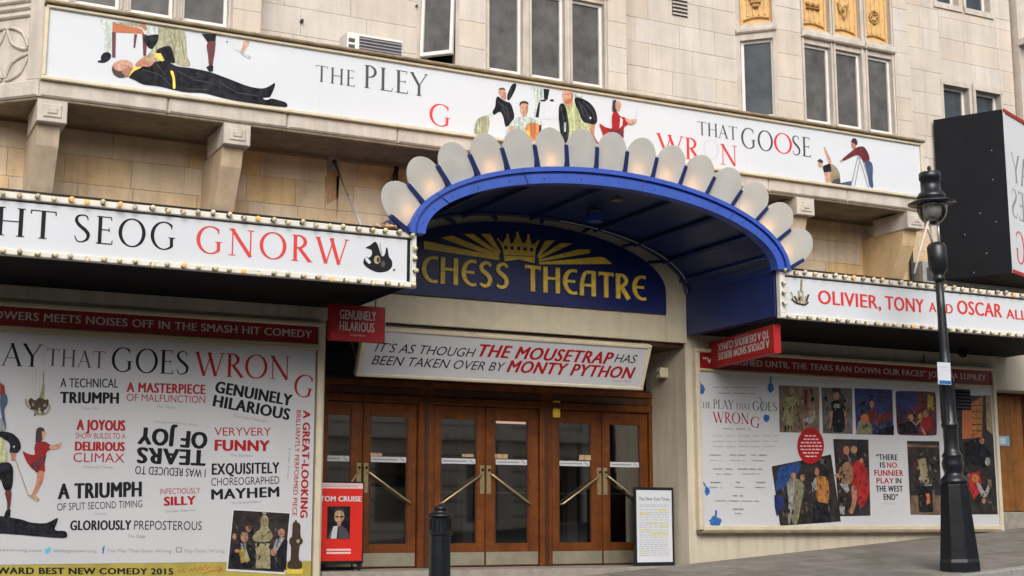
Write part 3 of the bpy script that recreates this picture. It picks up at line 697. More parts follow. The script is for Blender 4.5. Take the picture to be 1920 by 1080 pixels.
pq = P(930, 790, 2.6); pw = P(990, 795, 2.6); mb = MB(); mb.box(pq.x, pw.x + .3, 2.6, 2.64, pq.z - .025, pq.z + .005, M.setdefault('tube_lamp', mat('tube_lamp', (.8, .6, .5), .3, emis=(1, .62, .45), estr=1.3))); mb.build('tube_light', B)
# wooden screen: posts, head, dark fanlight
DY = .92; DT = 2.13
def dx(px_): return P(px_, 900, DY).x
for a, b in ((606, 611), (781, 811), (1010, 1033), (1216, 1224)):
    mb = MB(); mb.slab(dx(a) - (.1 if a == 606 else 0), min(dx(b), EX1), DY - .05, DY + .10, .02, 2.42, 'wood', .012)
    if b - a > 10: xm = (dx(a) + dx(b)) / 2; mb.slab(xm - .025, xm + .025, DY - .07, DY - .05, .02, 2.2, 'wood_dark', .01)
    mb.build('door_post', B)
mb = MB(); mb.slab(EX0, EX1, DY - .06, DY + .1, DT + .02, DT + .12, 'wood', .012); mb.slab(EX0, EX1, DY - .035, DY + .1, DT + .12, 2.36, 'wood_dark', .01); mb.slab(EX0, EX1, DY - .07, DY + .1, 2.36, 2.44, 'wood', .012); mb.build('door_head', B)
mb = MB()
for a, b in ((EX0, 7.15), (7.25, 9.0), (9.1, EX1)): mb.box(a + .05, b - .05, DY + .02, DY + .03, 2.47, 2.95, 'black_panel')
mb.box(EX0, EX1, DY - .01, DY + .08, 2.44, 2.47, 'wood_dark'); mb.box(EX0, EX1, DY - .02, DY + .08, 2.95, 3.0, 'wood_dark'); mb.build('fanlight', B)
leaves = [(611, 657, 679, -1, 596), (679, 764, 781, 1, 693), (811, 894, 910, -1, 826), (910, 991, 1010, 1, 928), (1033, 1109, 1129, -1, 1048), (1129, 1201, 1216, 1, 1143)]
for i, (pa, pg1, pb, sgn, pg0) in enumerate(leaves):
    xa = max(dx(pa) if i else EX0 + .02, EX0 + .01) + .004; xb = dx(pb) - .004
    g0, g1 = (dx(pg0) if i else xa + .09), dx(pg1)
    z0, z1 = .03, DT + .015; gz0, gz1 = .33, 1.97
    d = MB(); y0, y1 = DY, DY + .045
    d.slab(xa, g0, y0, y1, z0, z1, 'wood', .006); d.slab(g1, xb, y0, y1, z0, z1, 'wood', .006)
    d.slab(g0, g1, y0 + .002, y1, gz1, z1, 'wood', .006); d.slab(g0, g1, y0 + .002, y1, z0, gz0, 'wood', .006)
    for (a_, b_, c_, e_) in ((g0, g0 + .018, gz0, gz1), (g1 - .018, g1, gz0, gz1)): d.box(a_, b_, y0 + .012, y1 - .005, c_, e_, 'wood_dark')
    do = d.build('door', B)
    p = MB(); p.add([(g0, y0 + .022, gz0), (g1, y0 + .022, gz0), (g1, y0 + .022, gz1), (g0, y0 + .022, gz1)], [(0, 1, 2, 3)], 'door_glass'); p.build('glass_pane', do)
    k = MB(); k.slab(xa + .01, xb - .01, y0 - .004, y0, .045, .215, 'kick', .002); k.build('kick_plate', do)
    st = MB(); st.box(g0 + .01, g1 - .01, y0 + .012, y0 + .016, 1.375, 1.445, 'white_low')
    yy = y0 + .0115
    st.flat([(g0 + .04, yy, 1.40), (g1 - .14, yy, 1.40), (g1 - .14, yy, 1.418), (g0 + .04, yy, 1.418)], 'ink_grey')
    st.flat([(g1 - .11, yy, 1.43), (g1 - .085, yy, 1.43), (g1 - .03, yy, 1.385), (g1 - .055, yy, 1.385)], 'ink_grey'); st.build('door_notice', do)
    hx = (xb - .045) if sgn < 0 else (xa + .045)
    h = MB(); h.slab(hx - .032, hx + .032, y0 - .012, y0, .98, 1.36, 'brass', .004); h.ball((hx, y0 - .03, 1.30), .018, .02, .018, 'ink', 8, 5); h.build('handle_plate', do)
    ex = hx + sgn * (.62 if i else .3); bar = MB()
    bar.tube([(hx + sgn * .01, y0 - .02, 1.24), (hx + sgn * .03, y0 - .05, 1.235), (ex - sgn * .03, y0 - .05, .865), (ex, y0 - .03, .85), (ex, y0 - .0, .85)], .0135, 'brass', 8)
    bar.tube([(g0 + .02, y0 + .05, 1.0), (g1 - .05, y0 + .05, 1.0)], .010, 'brass', 6); bar.build('push_bar', do)
# notices stuck on the glass and the yellow notice on the frame
for (a, b, c, d, pr) in ((694, 716, 849, 857, 0), (866, 888, 851, 857, 0), (928, 952, 851, 860, 0), (1086, 1108, 853, 863, 0)):
    p0 = P(a, c, DY + .01); p1 = P(b, d, DY + .01); mb = MB(); mb.box(p0.x, p1.x, DY + .008, DY + .012, p1.z, p0.z, 'tan'); mb.build('paper_notice', B)
p0 = P(1034, 752, DY - .004); p1 = P(1047, 783, DY - .004); mb = MB(); mb.box(p0.x, p1.x, DY - .055, DY - .051 + .05, p1.z, p0.z, 'gold'); mb.build('brass_plate', B)
# side doorway at the right end
mb = MB(); mb.box(16.5, 17.8, .42, .5, .3, 2.7, 'wood_dark'); mb.build('side_door_backing', B)
for i in range(7):
    a = 16.60 + i * .13; mb = MB(); mb.slab(a, a + .125, .38, .42, .78, 2.62, 'wood_orange', .008); mb.build('door_board', B)
mb = MB(); mb.slab(16.56, 17.75, -.02, .42, .3, .765, 'step', .01); mb.build('side_door_step', B)
pa = P(1873, 817, .375); pb = P(1893, 836, .375); mb = MB(); mb.box(pa.x, pb.x, .374, .379, pb.z, pa.z, 'sticker'); mb.flat([(pa.x + .02, .3735, pb.z + .03), (pb.x - .08, .3735, pb.z + .03), (pb.x - .08, .3735, pa.z - .03), (pa.x + .02, .3735, pa.z - .03)], 'white'); mb.build('door_sticker', B)

# ================================================================== NAME BOARD (tympanum)
CX, CZ = 8.29, 3.75
def arch(a, b, zc, n=40, zl=None, cx=CX):
    pts = [(cx - a * math.cos(math.pi * i / n), zc + b * math.sin(math.pi * i / n)) for i in range(n + 1)]
    if zl is not None: pts = [(cx - a, zl)] + pts + [(cx + a, zl)]
    return pts
nb = thing('theatre_name_board', (CX, 0, 3.44), 'arched navy board with gold crown, sunrays and gold theatre name lettering', 'name board')
mb = MB(); mb.prism(arch(2.11, .76, 3.75, 40, 3.44), -.07, -.04, 'navy'); mb.build('board', nb)
mb = MB(); ou = arch(2.45, .87, 3.74, 40, 3.06); inn_ = arch(2.115, .765, 3.75, 40, 3.06)
n_ = len(ou); vs_ = [(x_, -.045, z_) for x_, z_ in ou] + [(x_, -.045, z_) for x_, z_ in inn_] + [(x_, 0, z_) for x_, z_ in ou] + [(x_, 0, z_) for x_, z_ in inn_]
mb.add(vs_, [(i, i + 1, n_ + i + 1, n_ + i) for i in range(n_ - 1)] + [(n_ + i, n_ + i + 1, 3 * n_ + i + 1, 3 * n_ + i) for i in range(n_ - 1)] + [(i, i + 1, 2 * n_ + i + 1, 2 * n_ + i) for i in range(n_ - 1)], 'cream'); mb.build('arch_moulding', B)
mb = MB(); mb.prism(arch(2.46, .88, 3.74, 40, 3.44), -.038, -.0, 'cream'); mb.build('arch_backing', B)
YB = -.072
def c6b(x_, y_): return (640 + x_ / 3, 340 + y_ / 3)
lt = MB()
b0 = P(*c6b(470, 580), YB); b1 = P(*c6b(945, 618), YB); zc0 = (b0.z + b1.z) / 2; capg = Vector((0, 0, .345))
zb = 3.60
ux = P(*c6b(447, 500), YB).x; ex_ = P(*c6b(945, 500), YB).x
serif(lt, 'CHESS', Vector((ux, YB, zb)), Vector((ex_, YB, zb)), capg, 'gold', .06, font=GLD, depth=.02)
xw = (ex_ - ux) / swidth('CHESS', GLD, .06); du = swidth('DU', GLD, .06) * xw + .12 * xw
serif(lt, 'DU', Vector((ux - du, YB, zb)), Vector((ux - .12 * xw, YB, zb)), capg, 'gold', .06, font=GLD, depth=.02)
serif(lt, 'THEATRE', Vector((P(*c6b(1028, 560), YB).x, YB, zb)), Vector((P(*c6b(1712, 600), YB).x, YB, zb)), capg, 'gold', .06, font=GLD, depth=.02)
lt.words(nb)
def on(pts, y=YB): return [P(*c6b(a, b), y) for a, b in pts]
rays = [[(885, 425), (885, 443), (465, 380), (462, 335)], [(888, 415), (870, 432), (560, 318), (620, 305)], [(890, 405), (880, 415), (690, 298), (740, 296)], [(895, 395), (885, 405), (785, 296), (835, 296)],
        [(1105, 430), (1100, 418), (1145, 335), (1200, 332)], [(1108, 440), (1105, 428), (1232, 348), (1298, 350)], [(1110, 452), (1108, 442), (1335, 382), (1400, 385), (1395, 405)], [(1112, 468), (1110, 456), (1450, 425), (1480, 430), (1520, 465)]]
for r_ in rays:
    mb = MB(); mb.prism3(on(r_), (0, -.014, 0), 'gold'); mb.build('sun_ray', nb)
cr = MB()
crown = [(915, 450), (905, 375), (880, 325), (905, 350), (935, 300), (950, 355), (965, 345), (990, 290), (1015, 345), (1030, 352), (1052, 305), (1070, 360), (1110, 335), (1090, 385), (1085, 460), (1000, 440)]
cr.prism3(on(crown), (0, -.016, 0), 'gold')
for a, b in ((935, 300), (990, 290), (1052, 305), (882, 326), (1108, 336)): cr.ball(P(*c6b(a, b), YB - .015), .018, .012, .018, 'gold', 8, 5)
for a in range(5): cr.prism3(on(ell(925 + 36 * a, 372 + 3 * a, 10, 12, 8), YB - .0165), (0, -.002, 0), 'navy')
cr.prism3(on([(912, 412), (1088, 420), (1088, 426), (912, 418)], YB - .0165), (0, -.002, 0), 'gold_dark')
cr.build('crown', nb)

# ================================================================== ARCHED CANOPY
cp = thing('arched_canopy', (CX, -2.1, 3.08), 'royal blue arched entrance canopy with a fan of frosted glass petals', 'canopy')
A_, B_, YF = 2.60, 1.0, -2.1
def band(o1, o2, y0, y1, m):
    s_ = MB(); n = len(o1)
    vs_ = [(x_, y0, z_) for x_, z_ in o1] + [(x_, y0, z_) for x_, z_ in o2] + [(x_, y1, z_) for x_, z_ in o1] + [(x_, y1, z_) for x_, z_ in o2]
    fs = [(i, n + i, n + i + 1, i + 1) for i in range(n - 1)] + [(i, i + 1, 2 * n + i + 1, 2 * n + i) for i in range(n - 1)] + [(n + i, 3 * n + i, 3 * n + i + 1, n + i + 1) for i in range(n - 1)] + [(2 * n + i, 2 * n + i + 1, 3 * n + i + 1, 3 * n + i) for i in range(n - 1)]
    fs += [(0, 2 * n, 3 * n, n), (n - 1, 2 * n - 1, 4 * n - 1, 3 * n - 1)]
    s_.add(vs_, fs, m); return s_
zl = 3.17
band(arch(A_, B_, CZ, 56), arch(A_ - .055, B_ - .055, CZ, 56), YF - .10, YF + .06, 'blue').build('fascia_outer_roll', cp)
band(arch(A_ - .055, B_ - .055, CZ, 56), arch(A_ - .09, B_ - .09, CZ, 56), YF - .055, YF + .06, 'blue').build('fascia_groove', cp)
band(arch(A_ - .09, B_ - .09, CZ, 56), arch(A_ - .19, B_ - .20, CZ, 56), YF - .085, YF + .06, 'blue').build('fascia_inner_band', cp)
# vault shell
band(arch(A_ - .02, B_ - .03, CZ, 40, zl), arch(A_ - .15, B_ - .13, CZ, 40, 3.75), YF + .06, -.05, 'navy_dark').build('vault', cp)
for sx in (-1, 1):
    s_ = MB(); zc_ = 3.17 if sx > 0 else 3.27; x_ = CX + sx * (A_ - .15); s_.box(min(x_, x_ + sx * .02), max(x_, x_ + sx * .02) - 0, YF + .06, -.05, zc_, 3.80, 'blue_deep')
    s_.box(min(x_ + sx * .02, CX + sx * A_), max(x_ + sx * .02, CX + sx * A_), YF + .06, -.05, zc_, zc_ + .02, 'blue_deep')
    s_.build('side_cheek', cp)
# purlins and rib hoops under the vault
for i, t in enumerate((12, 30, 48, 66, 90, 114, 132, 150, 168)):
    x_ = CX - (A_ - .19) * math.cos(R(t)); z_ = CZ + (B_ - .17) * math.sin(R(t))
    mb = MB(); mb.tube([(x_, YF + .06, z_), (x_, -.06, z_)], .028, 'navy_dark', 6); mb.build('purlin', cp)
mb = MB()
h = arch(2.435, .855, CZ, 40); mb.tube([(x_, -.10, z_) for x_, z_ in h], .03, 'navy', 6); mb.build('rear_hoop', cp)
for t in (38, 58, 76, 94, 112, 132, 150):
    x_, z_ = CX - 2.43 * math.cos(R(t)), CZ + .85 * math.sin(R(t)); x2, z2 = CX - 2.10 * math.cos(R(t)), 3.75 + .78 * math.sin(R(t))
    mb = MB(); mb.tube([(x_, -.10, z_), (x2, -.095, z2)], .024, 'navy', 6); mb.build('hanger', cp)
mb = MB(); h2 = [p for i, p in enumerate(arch(2.40, .82, CZ, 60)) if 33 <= i <= 57]; mb.tube([(x_, -.20, z_) for x_, z_ in h2], .008, 'steel', 6); mb.build('cable_conduit', cp)
pj = P(1156, 372, -1.5); mb = MB(); mb.slab(pj.x - .06, pj.x + .06, -1.56, -1.46, pj.z - .035, pj.z + .035, 'moss', .008); mb.tube([(pj.x, -1.5, pj.z), (pj.x, -1.5, pj.z + .2)], .01, 'cable', 6); mb.build('junction_box', cp)
for t in (28, 62, 100, 134):
    c_, s2 = math.cos(R(t)), math.sin(R(t)); mb = MB(); mb.tube([(CX - A_ * c_, YF - .102, CZ + B_ * s2), (CX - (A_ - .19) * c_, YF - .09, CZ + (B_ - .2) * s2)], .004, 'navy', 5); mb.build('fascia_seam', cp)
for t in range(8, 176, 12):
    c_, s2 = math.cos(R(t)), math.sin(R(t)); mb = MB(); mb.ball((CX - (A_ - .14) * c_, YF - .086, CZ + (B_ - .145) * s2), .010, .006, .010, 'blue_deep', 6, 4); mb.build('bolt', cp)
# petals by equal arc length
fine = arch(A_, B_, CZ, 2000); acc = [0]
for p, q_ in zip(fine, fine[1:]): acc.append(acc[-1] + math.hypot(q_[0] - p[0], q_[1] - p[1]))
def at_len(s_):
    import bisect
    i = min(max(bisect.bisect(acc, s_), 1), len(acc) - 1); return fine[i]
TOT = acc[-1]; NP = 15; s0_ = .215; stp = (TOT - 2 * s0_) / (NP - 1)
def petal_mesh(L_, W_):
    pts = [(-.06, 0), (.06, 0)]
    prof = []
    for i in range(15):
        a = math.pi * i / 14; prof.append((W_ / 2 * math.cos(a), L_ - W_ * .62 + W_ * .62 * math.sin(a)))
    pts = [(W_ * .37, -.02), (W_ * .46, .12)] + prof + [(-W_ * .46, .12), (-W_ * .37, -.02)]
    s_ = MB(); s_.prism(pts, -.006, .006, 'petal'); return s_
pl0 = None; litp = {0, 1, 3, 5, 8, 9, 10, 12, 13, 14}
LEAN = R(12)
for i in range(NP):
    x_, z_ = at_len(s0_ + stp * i); th = (i - 7) / 7; ang = R(54) * (abs(th) ** 1.15) * (1 if th > 0 else -1)
    L_ = .47 - .04 * abs(th)
    if pl0 is None: pl0 = petal_mesh(.475, .42).at('petal', (x_, YF - .02, z_), cp); o = pl0
    else: o = put(pl0, (x_, YF - .02, z_), cp)
    o.rotation_euler = (LEAN, ang, 0); o.rotation_mode = 'XYZ'
    if i in litp:
        # a small warm lamp stands behind the glass
        off = Vector((math.sin(ang) * .085 - .015, .065, math.cos(ang) * .085))
        bb = MB(); bb.ball((0, 0, 0), .030, .030, .030, M.setdefault('petal_lamp', mat('petal_lamp', (.8, .5, .2), .3, emis=(1, .50, .14), estr=62)), 8, 6)
        bb.at('petal_bulb', Vector((x_, YF, z_)) + off, cp)
for i in range(NP + 1):
    s_ = s0_ + stp * (i - .5); x_, z_ = at_len(min(max(s_, .02), TOT - .02)); th = (i - 7.5) / 7; ang = R(54) * (abs(th) ** 1.15) * (1 if th > 0 else -1)
    rb = MB(Matrix.Translation((0, 0, 0)))
    rb.add([(-.024, -.055, -.02), (.024, -.055, -.02), (.021, -.045, .27), (-.021, -.045, .27), (-.024, .02, -.02), (.024, .02, -.02), (.021, .0, .29), (-.021, .0, .29)],
           [(0, 1, 2, 3), (5, 4, 7, 6), (0, 3, 7, 4), (1, 5, 6, 2), (3, 2, 6, 7)], 'blue_deep')
    o = rb.at('petal_rib', (x_, YF - .0, z_), cp); o.rotation_euler = (LEAN, ang, 0)
# blue floodlight hanging in the vault
fl = thing('floodlight', (8.95, -1.0, 4.3), 'small blue floodlight hanging under the arched canopy roof', 'floodlight')
pc = P(1115, 408, -1.0); fl.location = (pc.x, pc.y, pc.z + .2)
mb = MB(); mb.slab(pc.x - .085, pc.x + .085, pc.y - .06, pc.y + .06, pc.z - .06, pc.z + .06, 'blue', .012); mb.build('lamp_housing', fl)
mb = MB(); mb.tube([(pc.x - .10, pc.y, pc.z), (pc.x - .10, pc.y, pc.z + .12), (pc.x + .10, pc.y, pc.z + .12), (pc.x + .10, pc.y, pc.z)], .010, 'ink', 6); mb.tube([(pc.x, pc.y, pc.z + .12), (pc.x, pc.y, pc.z + .30)], .016, 'ink', 6); mb.build('bracket', fl)
mb = MB(); mb.flat([(pc.x - .07, pc.y - .0605, pc.z - .045), (pc.x + .07, pc.y - .0605, pc.z - .045), (pc.x + .07, pc.y - .0605, pc.z + .045), (pc.x - .07, pc.y - .0605, pc.z + .045)], 'blue'); mb.build('lens', fl)

# ================================================================== MARQUEES WITH BULBS
bulb_src = None; bulb_lit_src = None; sock_src = None
def marquee(x0, x1, end, label, lit):
    """white lettered fascia between rows of bulbs, boxed back to the wall"""
    q = thing('marquee', ((x0 + x1) / 2, -2.1, 3.15), label, 'marquee')
    mb = MB(); mb.box(x0 + .05, x1 - .05, -2.06, -.001, 3.19, 3.24, 'black_matt'); mb.build('soffit', q)
    mb = MB(); mb.add([(x0 + .02, -2.06, 3.70), (x1 - .02, -2.06, 3.70), (x1 - .02, -.001, 3.76), (x0 + .02, -.001, 3.76), (x0 + .02, -2.06, 3.66), (x1 - .02, -2.06, 3.66), (x1 - .02, -.001, 3.66), (x0 + .02, -.001, 3.66)],
                      [(0, 1, 2, 3), (4, 7, 6, 5), (0, 4, 5, 1), (1, 5, 6, 2), (3, 2, 6, 7), (0, 3, 7, 4)], 'roofing'); mb.build('roof', q)
    mb = MB(); mb.box(x0 + .01, x1 - .01, -2.09, -2.05, 3.19, 3.68, 'white'); mb.build('panel', q)
    e = x1 if end > 0 else x0
    mb = MB(); mb.box(e - .02 if end > 0 else e, e if end > 0 else e + .02, -2.05, -.001, 3.19, 3.72, 'black_matt'); mb.build('end_board', q)
    mb = MB(); mb.slab(x0, x1, -2.125, -2.05, 3.70, 3.765, 'strip', .008); mb.slab(x0, x1, -2.125, -2.05, 3.145, 3.205, 'strip', .008)
    xe = (x1 - .05, x1) if end > 0 else (x0, x0 + .085)
    mb.slab(xe[0], xe[1], -2.123, -2.05, 3.205, 3.70, 'strip', .008); mb.build('bulb_strip', q)
    mb = MB(); mb.tube([(x0, -2.10, 3.787), (x1, -2.10, 3.787)], .010, 'cable', 6); mb.tube([(x0, -2.06, 3.80), (x1, -2.06, 3.79)], .012, 'cable', 6); mb.build('cable', q)
    n = int((x1 - x0) / .158); k = 0
    global bulb_src, bulb_lit_src
    if bulb_src is None:
        for nm in ('bulb', 'bulb_lit'):
            b_ = MB(); b_.lathe([(.021, .0), (.021, -.02), (.016, -.03)], (0, 0, 0), 'socket', 8); 
            # socket and glass point forward
            b_.v = [Vector((v.x, v.z, v.y)) for v in b_.v]; b_.ball((0, -.045, 0), .027, .030, .027, nm, 8, 6)
            o = b_.at('bulb', (x0 + .07, -2.125, 3.735), q)
            if nm == 'bulb': bulb_src = o
            else: bulb_lit_src = o
        first = True
        bulb_lit_src.location = Vector((x0 + .07 + .158 * 5, -2.125, 3.16 + .015)) - origin(q)
    spots = []
    for i in range(n + 1):
        x_ = x0 + .07 + (x1 - x0 - .14) * i / n; spots += [(x_, -2.125, 3.742), (x_ + .03, -2.125, 3.168)]
    ex2 = x1 - .025 if end > 0 else x0 + .04
    spots += [(ex2, -2.123, 3.33), (ex2, -2.123, 3.46), (ex2, -2.123, 3.59)]
    for k, (a, b, c) in enumerate(spots):
        if bulb_src.parent is q and k == 0: continue
        if a > x1 - .012: a = x1 - .015
        put(bulb_lit_src if k in lit else bulb_src, (a, b, c), q, rot=(random.uniform(-.3, .5), 0, random.uniform(-.3, .3)))
    return q
mL = marquee(.6, 5.80, 1, 'bulb edged marquee over the large review poster, white with reversed red and black words', {18, 33, 20, 41, 42, 53})
mR = marquee(10.77, 16.9, -1, 'bulb edged marquee behind the street lamp, white with red award words', {14, 27, 50, 61})
bulb_lit_src.location = Vector((.6 + .07 + .158 * 12, -2.16, 3.735)) - origin(mL)
YM = -2.093
def ml(mb, body, xa, xb, m, zb, cap, gap=.08, y=YM, mirror=False):   # serif words set level on a wall-parallel panel
    serif(mb, body, Vector((xa, y, zb)), Vector((xb, y, zb)), Vector((0, 0, cap)), m, gap, mirror=mirror)
X = lambda px_, py_=450, Y=YM: P(px_, py_, Y).x
t = MB(); zb = P(83, 448, YM).z; cap = P(83, 395, YM).z - zb
ml(t, 'TA', X(-135), X(-24), 'ink', zb, cap); ml(t, 'HT', X(-12), X(105), 'ink', zb, cap); ml(t, 'SEOG', X(136), X(331), 'ink', zb, cap, .14); t.words(mL)
t = MB(); ml(t, 'GNORW', X(368), X(654), 'red', zb, cap, .12); t.words(mL, 'red lettering')
a = Art(YM)
a.p([(680, 493), (685, 480), (692, 484), (698, 477), (697, 468), (683, 465), (694, 460), (703, 452), (708, 457), (712, 470), (716, 482), (722, 478), (724, 463), (727, 465), (729, 482), (735, 488), (736, 498), (731, 506), (722, 510), (708, 511), (695, 506), (686, 500)], 'ink')
a.p([(684, 481), (690, 484), (696, 492), (692, 495), (686, 489)], 'white').e(707, 487, 6, 8, 'brass').e(709, 487, 3, 5, 'hair').e(718, 495, 4, 6, 'ink_soft').e(739, 506, 2, 2, 'ink')
a.l([(712, 455), (716, 478)], 1.6, 'ink_grey'); a.build('picture', mL)
mb = MB(); p0 = P(775, 455, YM); p1 = P(781, 525, YM); mb.box(5.70, 5.735, -2.096, -2.09, 3.215, 3.69, 'ink'); mb.build('panel_edge', mL)
t = MB()
def sansline(mb, body, x0, y0, x1, y1, cap, m, Y, off=.0, shear=0, rotcap=None):
    BL = P(x0, y0, Y); BR = P(x1, y1, Y); u = (BR - BL)
    n = Vector((0, -1, 0)); up_ = n.cross(u.normalized()) * -1
    up_ = up_ if True else up_
    TL = BL + up_.normalized() * ((P(x0, y0 - cap, Y) - P(x0, y0, Y)).length)
    text(mb, body, BL, BR, TL, m, off, shear)
def lev(mb, body, x0, x1, yb, cap, m, Y, off=0., shear=0.):         # level line: baseline height read at x0
    z = P(x0, yb, Y).z; BL = Vector((P(x0, yb, Y).x, Y, z)); BR = Vector((P(x1, yb, Y).x, Y, z)); zt = P(x0, yb - cap, Y).z
    text(mb, body, BL, BR, Vector((BL.x, Y, zt)), m, off, shear)
lev(t, 'OLIVIER,', 1534, 1652, 569, 27, 'red', YM, .026); lev(t, 'TONY', 1660, 1733, 580, 27, 'red', YM, .026); lev(t, 'AND', 1742, 1787, 584.5, 19, 'red', YM, .02)
lev(t, 'OSCAR', 1795, 1879, 588, 27, 'red', YM, .026); lev(t, 'ALL', 1887, 1925, 597, 19, 'red', YM, .026); t.words(mR)
a = Art(YM)
a.l([(1503, 524), (1502, 548)], 4, 'brass')
for q_ in ((1483, 548, 1488, 560), (1490, 555, 1496, 570), (1497, 545, 1500, 568), (1505, 545, 1506, 574), (1511, 555, 1509, 572), (1516, 552, 1512, 566)): a.l([q_[:2], q_[2:]], 3.4, 'khaki' if q_[0] % 2 else 'statue')
a.l([(1484, 560), (1492, 568), (1500, 570), (1510, 572), (1516, 566)], 3.2, 'statue').e(1500, 560, 5, 6, 'brass').e(1499, 560, 2, 3, 'statue'); a.build('picture', mR)
# tie rod, wall plate, cables, junk on the left marquee roof
tr = thing('tie_rod', (5.55, -.6, 4.5), 'thin steel tie rod from a rusty wall plate down to the marquee roof', 'tie rod')
p0 = P(626, 304, -.02); p1 = Vector((P(686, 428, -1.75).x, -1.75, 3.74))
mb = MB(); mb.slab(p0.x - .075, p0.x + .075, -.03, .0, p0.z - .10, p0.z + .10, 'grey_metal', .01); mb.ball((p0.x, -.04, p0.z), .03, .03, .03, 'ink_soft', 8, 5); mb.build('wall_plate', tr)
mb = MB(); pm = p0.lerp(p1, .5); mb.tube([p0 + Vector((0, -.02, 0)), pm], .013, 'socket', 8); mb.tube([pm, p1], .016, 'steel', 8); mb.build('rod', tr)
pp = thing('drain_pipe', (P(742, 300, -.06).x, -.06, 3.8), 'short dark pipe on the stone wall just beside the lowest glass petals', 'pipe')
xx = pp.location.x; mb = MB(); mb.tube([(xx, -.06, 3.76), (xx, -.06, 4.95), (xx + .02, -.05, 5.06)], .035, 'cable', 10); mb.build('pipe', pp); mb = MB(); mb.slab(xx - .07, xx + .07, -.10, .0, 4.50, 4.58, 'cable', .01); mb.build('clamp', pp)
mb = MB(); mb.add([(3.4, -.9, 3.76), (5.65, -1.0, 3.74), (5.6, -.1, 4.05), (4.2, -.05, 3.9)], [(0, 1, 2, 3)], 'roofing')
mb.tube([(3.3, -.6, 3.79), (4.6, -.35, 3.87), (5.66, -.2, 4.06)], .022, 'moss', 8); mb.tube([(3.2, -.9, 3.80), (5.0, -.8, 3.84), (5.7, -.75, 3.92)], .02, 'cable', 8); mb.build('roof_flashing', mL)
mb = MB()
for i in range(9):
    pts = [(5.25 + .05 * i + .10 * math.sin(j * 1.3 + i), -1.75 + .06 * math.cos(j + i), 3.80 + .02 * i * .6 + .02 * math.sin(j * 2 + i)) for j in range(7)]
    mb.tube(pts, .009, 'tan' if i % 2 else 'strip', 5)
mb.build('tangled_wire', mL)

# ================================================================== LONG BANNER ON THE BALCONY
bn = thing('banner_sign', (8.1, -1.0, 5.285), 'long white banner across the balcony with jumbled play title and costumed figures', 'banner')
YBN = -1.06; bz0, bz1 = 5.30, 6.075
mb = MB(); mb.box(1.93, 14.24, -1.045, -.985, bz0, bz1, 'white'); mb.build('panel', bn)
mb = MB(); f = .045
mb.slab(1.90, 14.28, -1.08, -.98, bz1, bz1 + .035, 'cream', .008); mb.slab(1.88, 14.28, -1.085, -.98, bz0 - .03, bz0 + .012, 'cream', .008)
mb.slab(1.885, 1.93, -1.083, -.98, bz0 + .012, bz1, 'cream', .008); mb.slab(14.235, 14.285, -1.083, -.98, bz0 + .012, bz1, 'cream', .008); mb.build('frame', bn)
mb = MB(); mb.slab(1.88, 14.30, -1.12, -.78, 6.118, 6.155, 'moss', .012); mb.build('top_flashing', bn)
YT = -1.047
t = MB(); XT = lambda px_, py_: P(px_, py_, YT).x
z_of = lambda px_, py_: P(px_, py_, YT).z
zb = z_of(600, 153); ml(t, 'THE', XT(591, 150), XT(666, 160), 'ink_soft', zb, z_of(600, 123) - zb, .12, YT)
zb = z_of(690, 165.5); ml(t, 'PLEY', XT(681, 165), XT(801, 175), 'ink_soft', zb, z_of(690, 122.5) - zb, .08, YT)
zb = z_of(1320, 254); ml(t, 'THAT', XT(1308, 254), XT(1383, 262), 'ink_soft', zb, z_of(1320, 229) - zb, .06, YT)
zb = z_of(1400, 277.5); cpv = z_of(1400, 240) - zb
ml(t, 'GO', XT(1390, 277), XT(1450, 280), 'ink_soft', zb, cpv, .06, YT); ml(t, 'SE', XT(1485, 285), XT(1521, 290), 'ink_soft', zb, cpv, .08, YT)
zo = z_of(1333, 297); ml(t, 'O', XT(1318, 290), XT(1349, 290), 'ink_pale', zo, z_of(1333, 262) - zo, .06, YT)
t.words(bn)
t = MB(); ml(t, 'O', XT(1451, 280), XT(1486, 284), 'red', zb, cpv, .06, YT)
def rserif(mb, body, bl, br, capx, m, Y, gap=.06):
    BL = P(*bl, Y); BR = P(*br, Y); u = (BR - BL); up_ = Vector((-u.z, 0, u.x)).normalized() * capx; serif(mb, body, BL, BR, up_, m, gap)
rserif(t, 'G', (803, 231), (845, 241), .275, 'red', YT)
zb = z_of(1245, 285); ml(t, 'W', XT(1231, 285), XT(1282, 290), 'red', zb, z_of(1245, 251) - zb, .1, YT)
zb = z_of(1297, 299); ml(t, 'R', XT(1284, 299), XT(1313, 302), 'red', zb, z_of(1297, 259) - zb, .1, YT)
zb = z_of(1360, 309); ml(t, 'N', XT(1350, 308), XT(1384, 312), 'red', zb, z_of(1360, 271) - zb, .1, YT)
t.words(bn, 'red lettering')
# figures printed at the left end: one lying on the floor, others cut off by the top edge
a = Art(YT); c1 = lambda l: [(x_ / 3, y_ / 3) for x_, y_ in l]
a.p(c1([(560, 105), (628, 125), (622, 290), (585, 295), (590, 200)]), 'mint').p(c1([(565, 320), (582, 295), (612, 292), (628, 310), (620, 335), (590, 355), (550, 352), (548, 342), (570, 338)]), 'suit')
a.p(c1([(632, 130), (770, 155), (800, 165), (812, 190), (632, 182)]), 'rust').p(c1([(630, 180), (652, 182), (650, 325), (630, 322)]), 'maroon').p(c1([(755, 192), (772, 194), (760, 272), (750, 268)]), 'maroon').p(c1([(800, 190), (830, 195), (822, 315), (806, 312)]), 'maroon')
a.p(c1([(628, 122), (800, 130), (835, 165), (780, 150), (635, 132)]), 'khaki').p(c1([(770, 125), (800, 118), (822, 145), (835, 175), (815, 172)]), 'skin_dark').p(c1([(835, 145), (880, 150), (878, 185), (840, 195), (820, 180)]), 'mint')
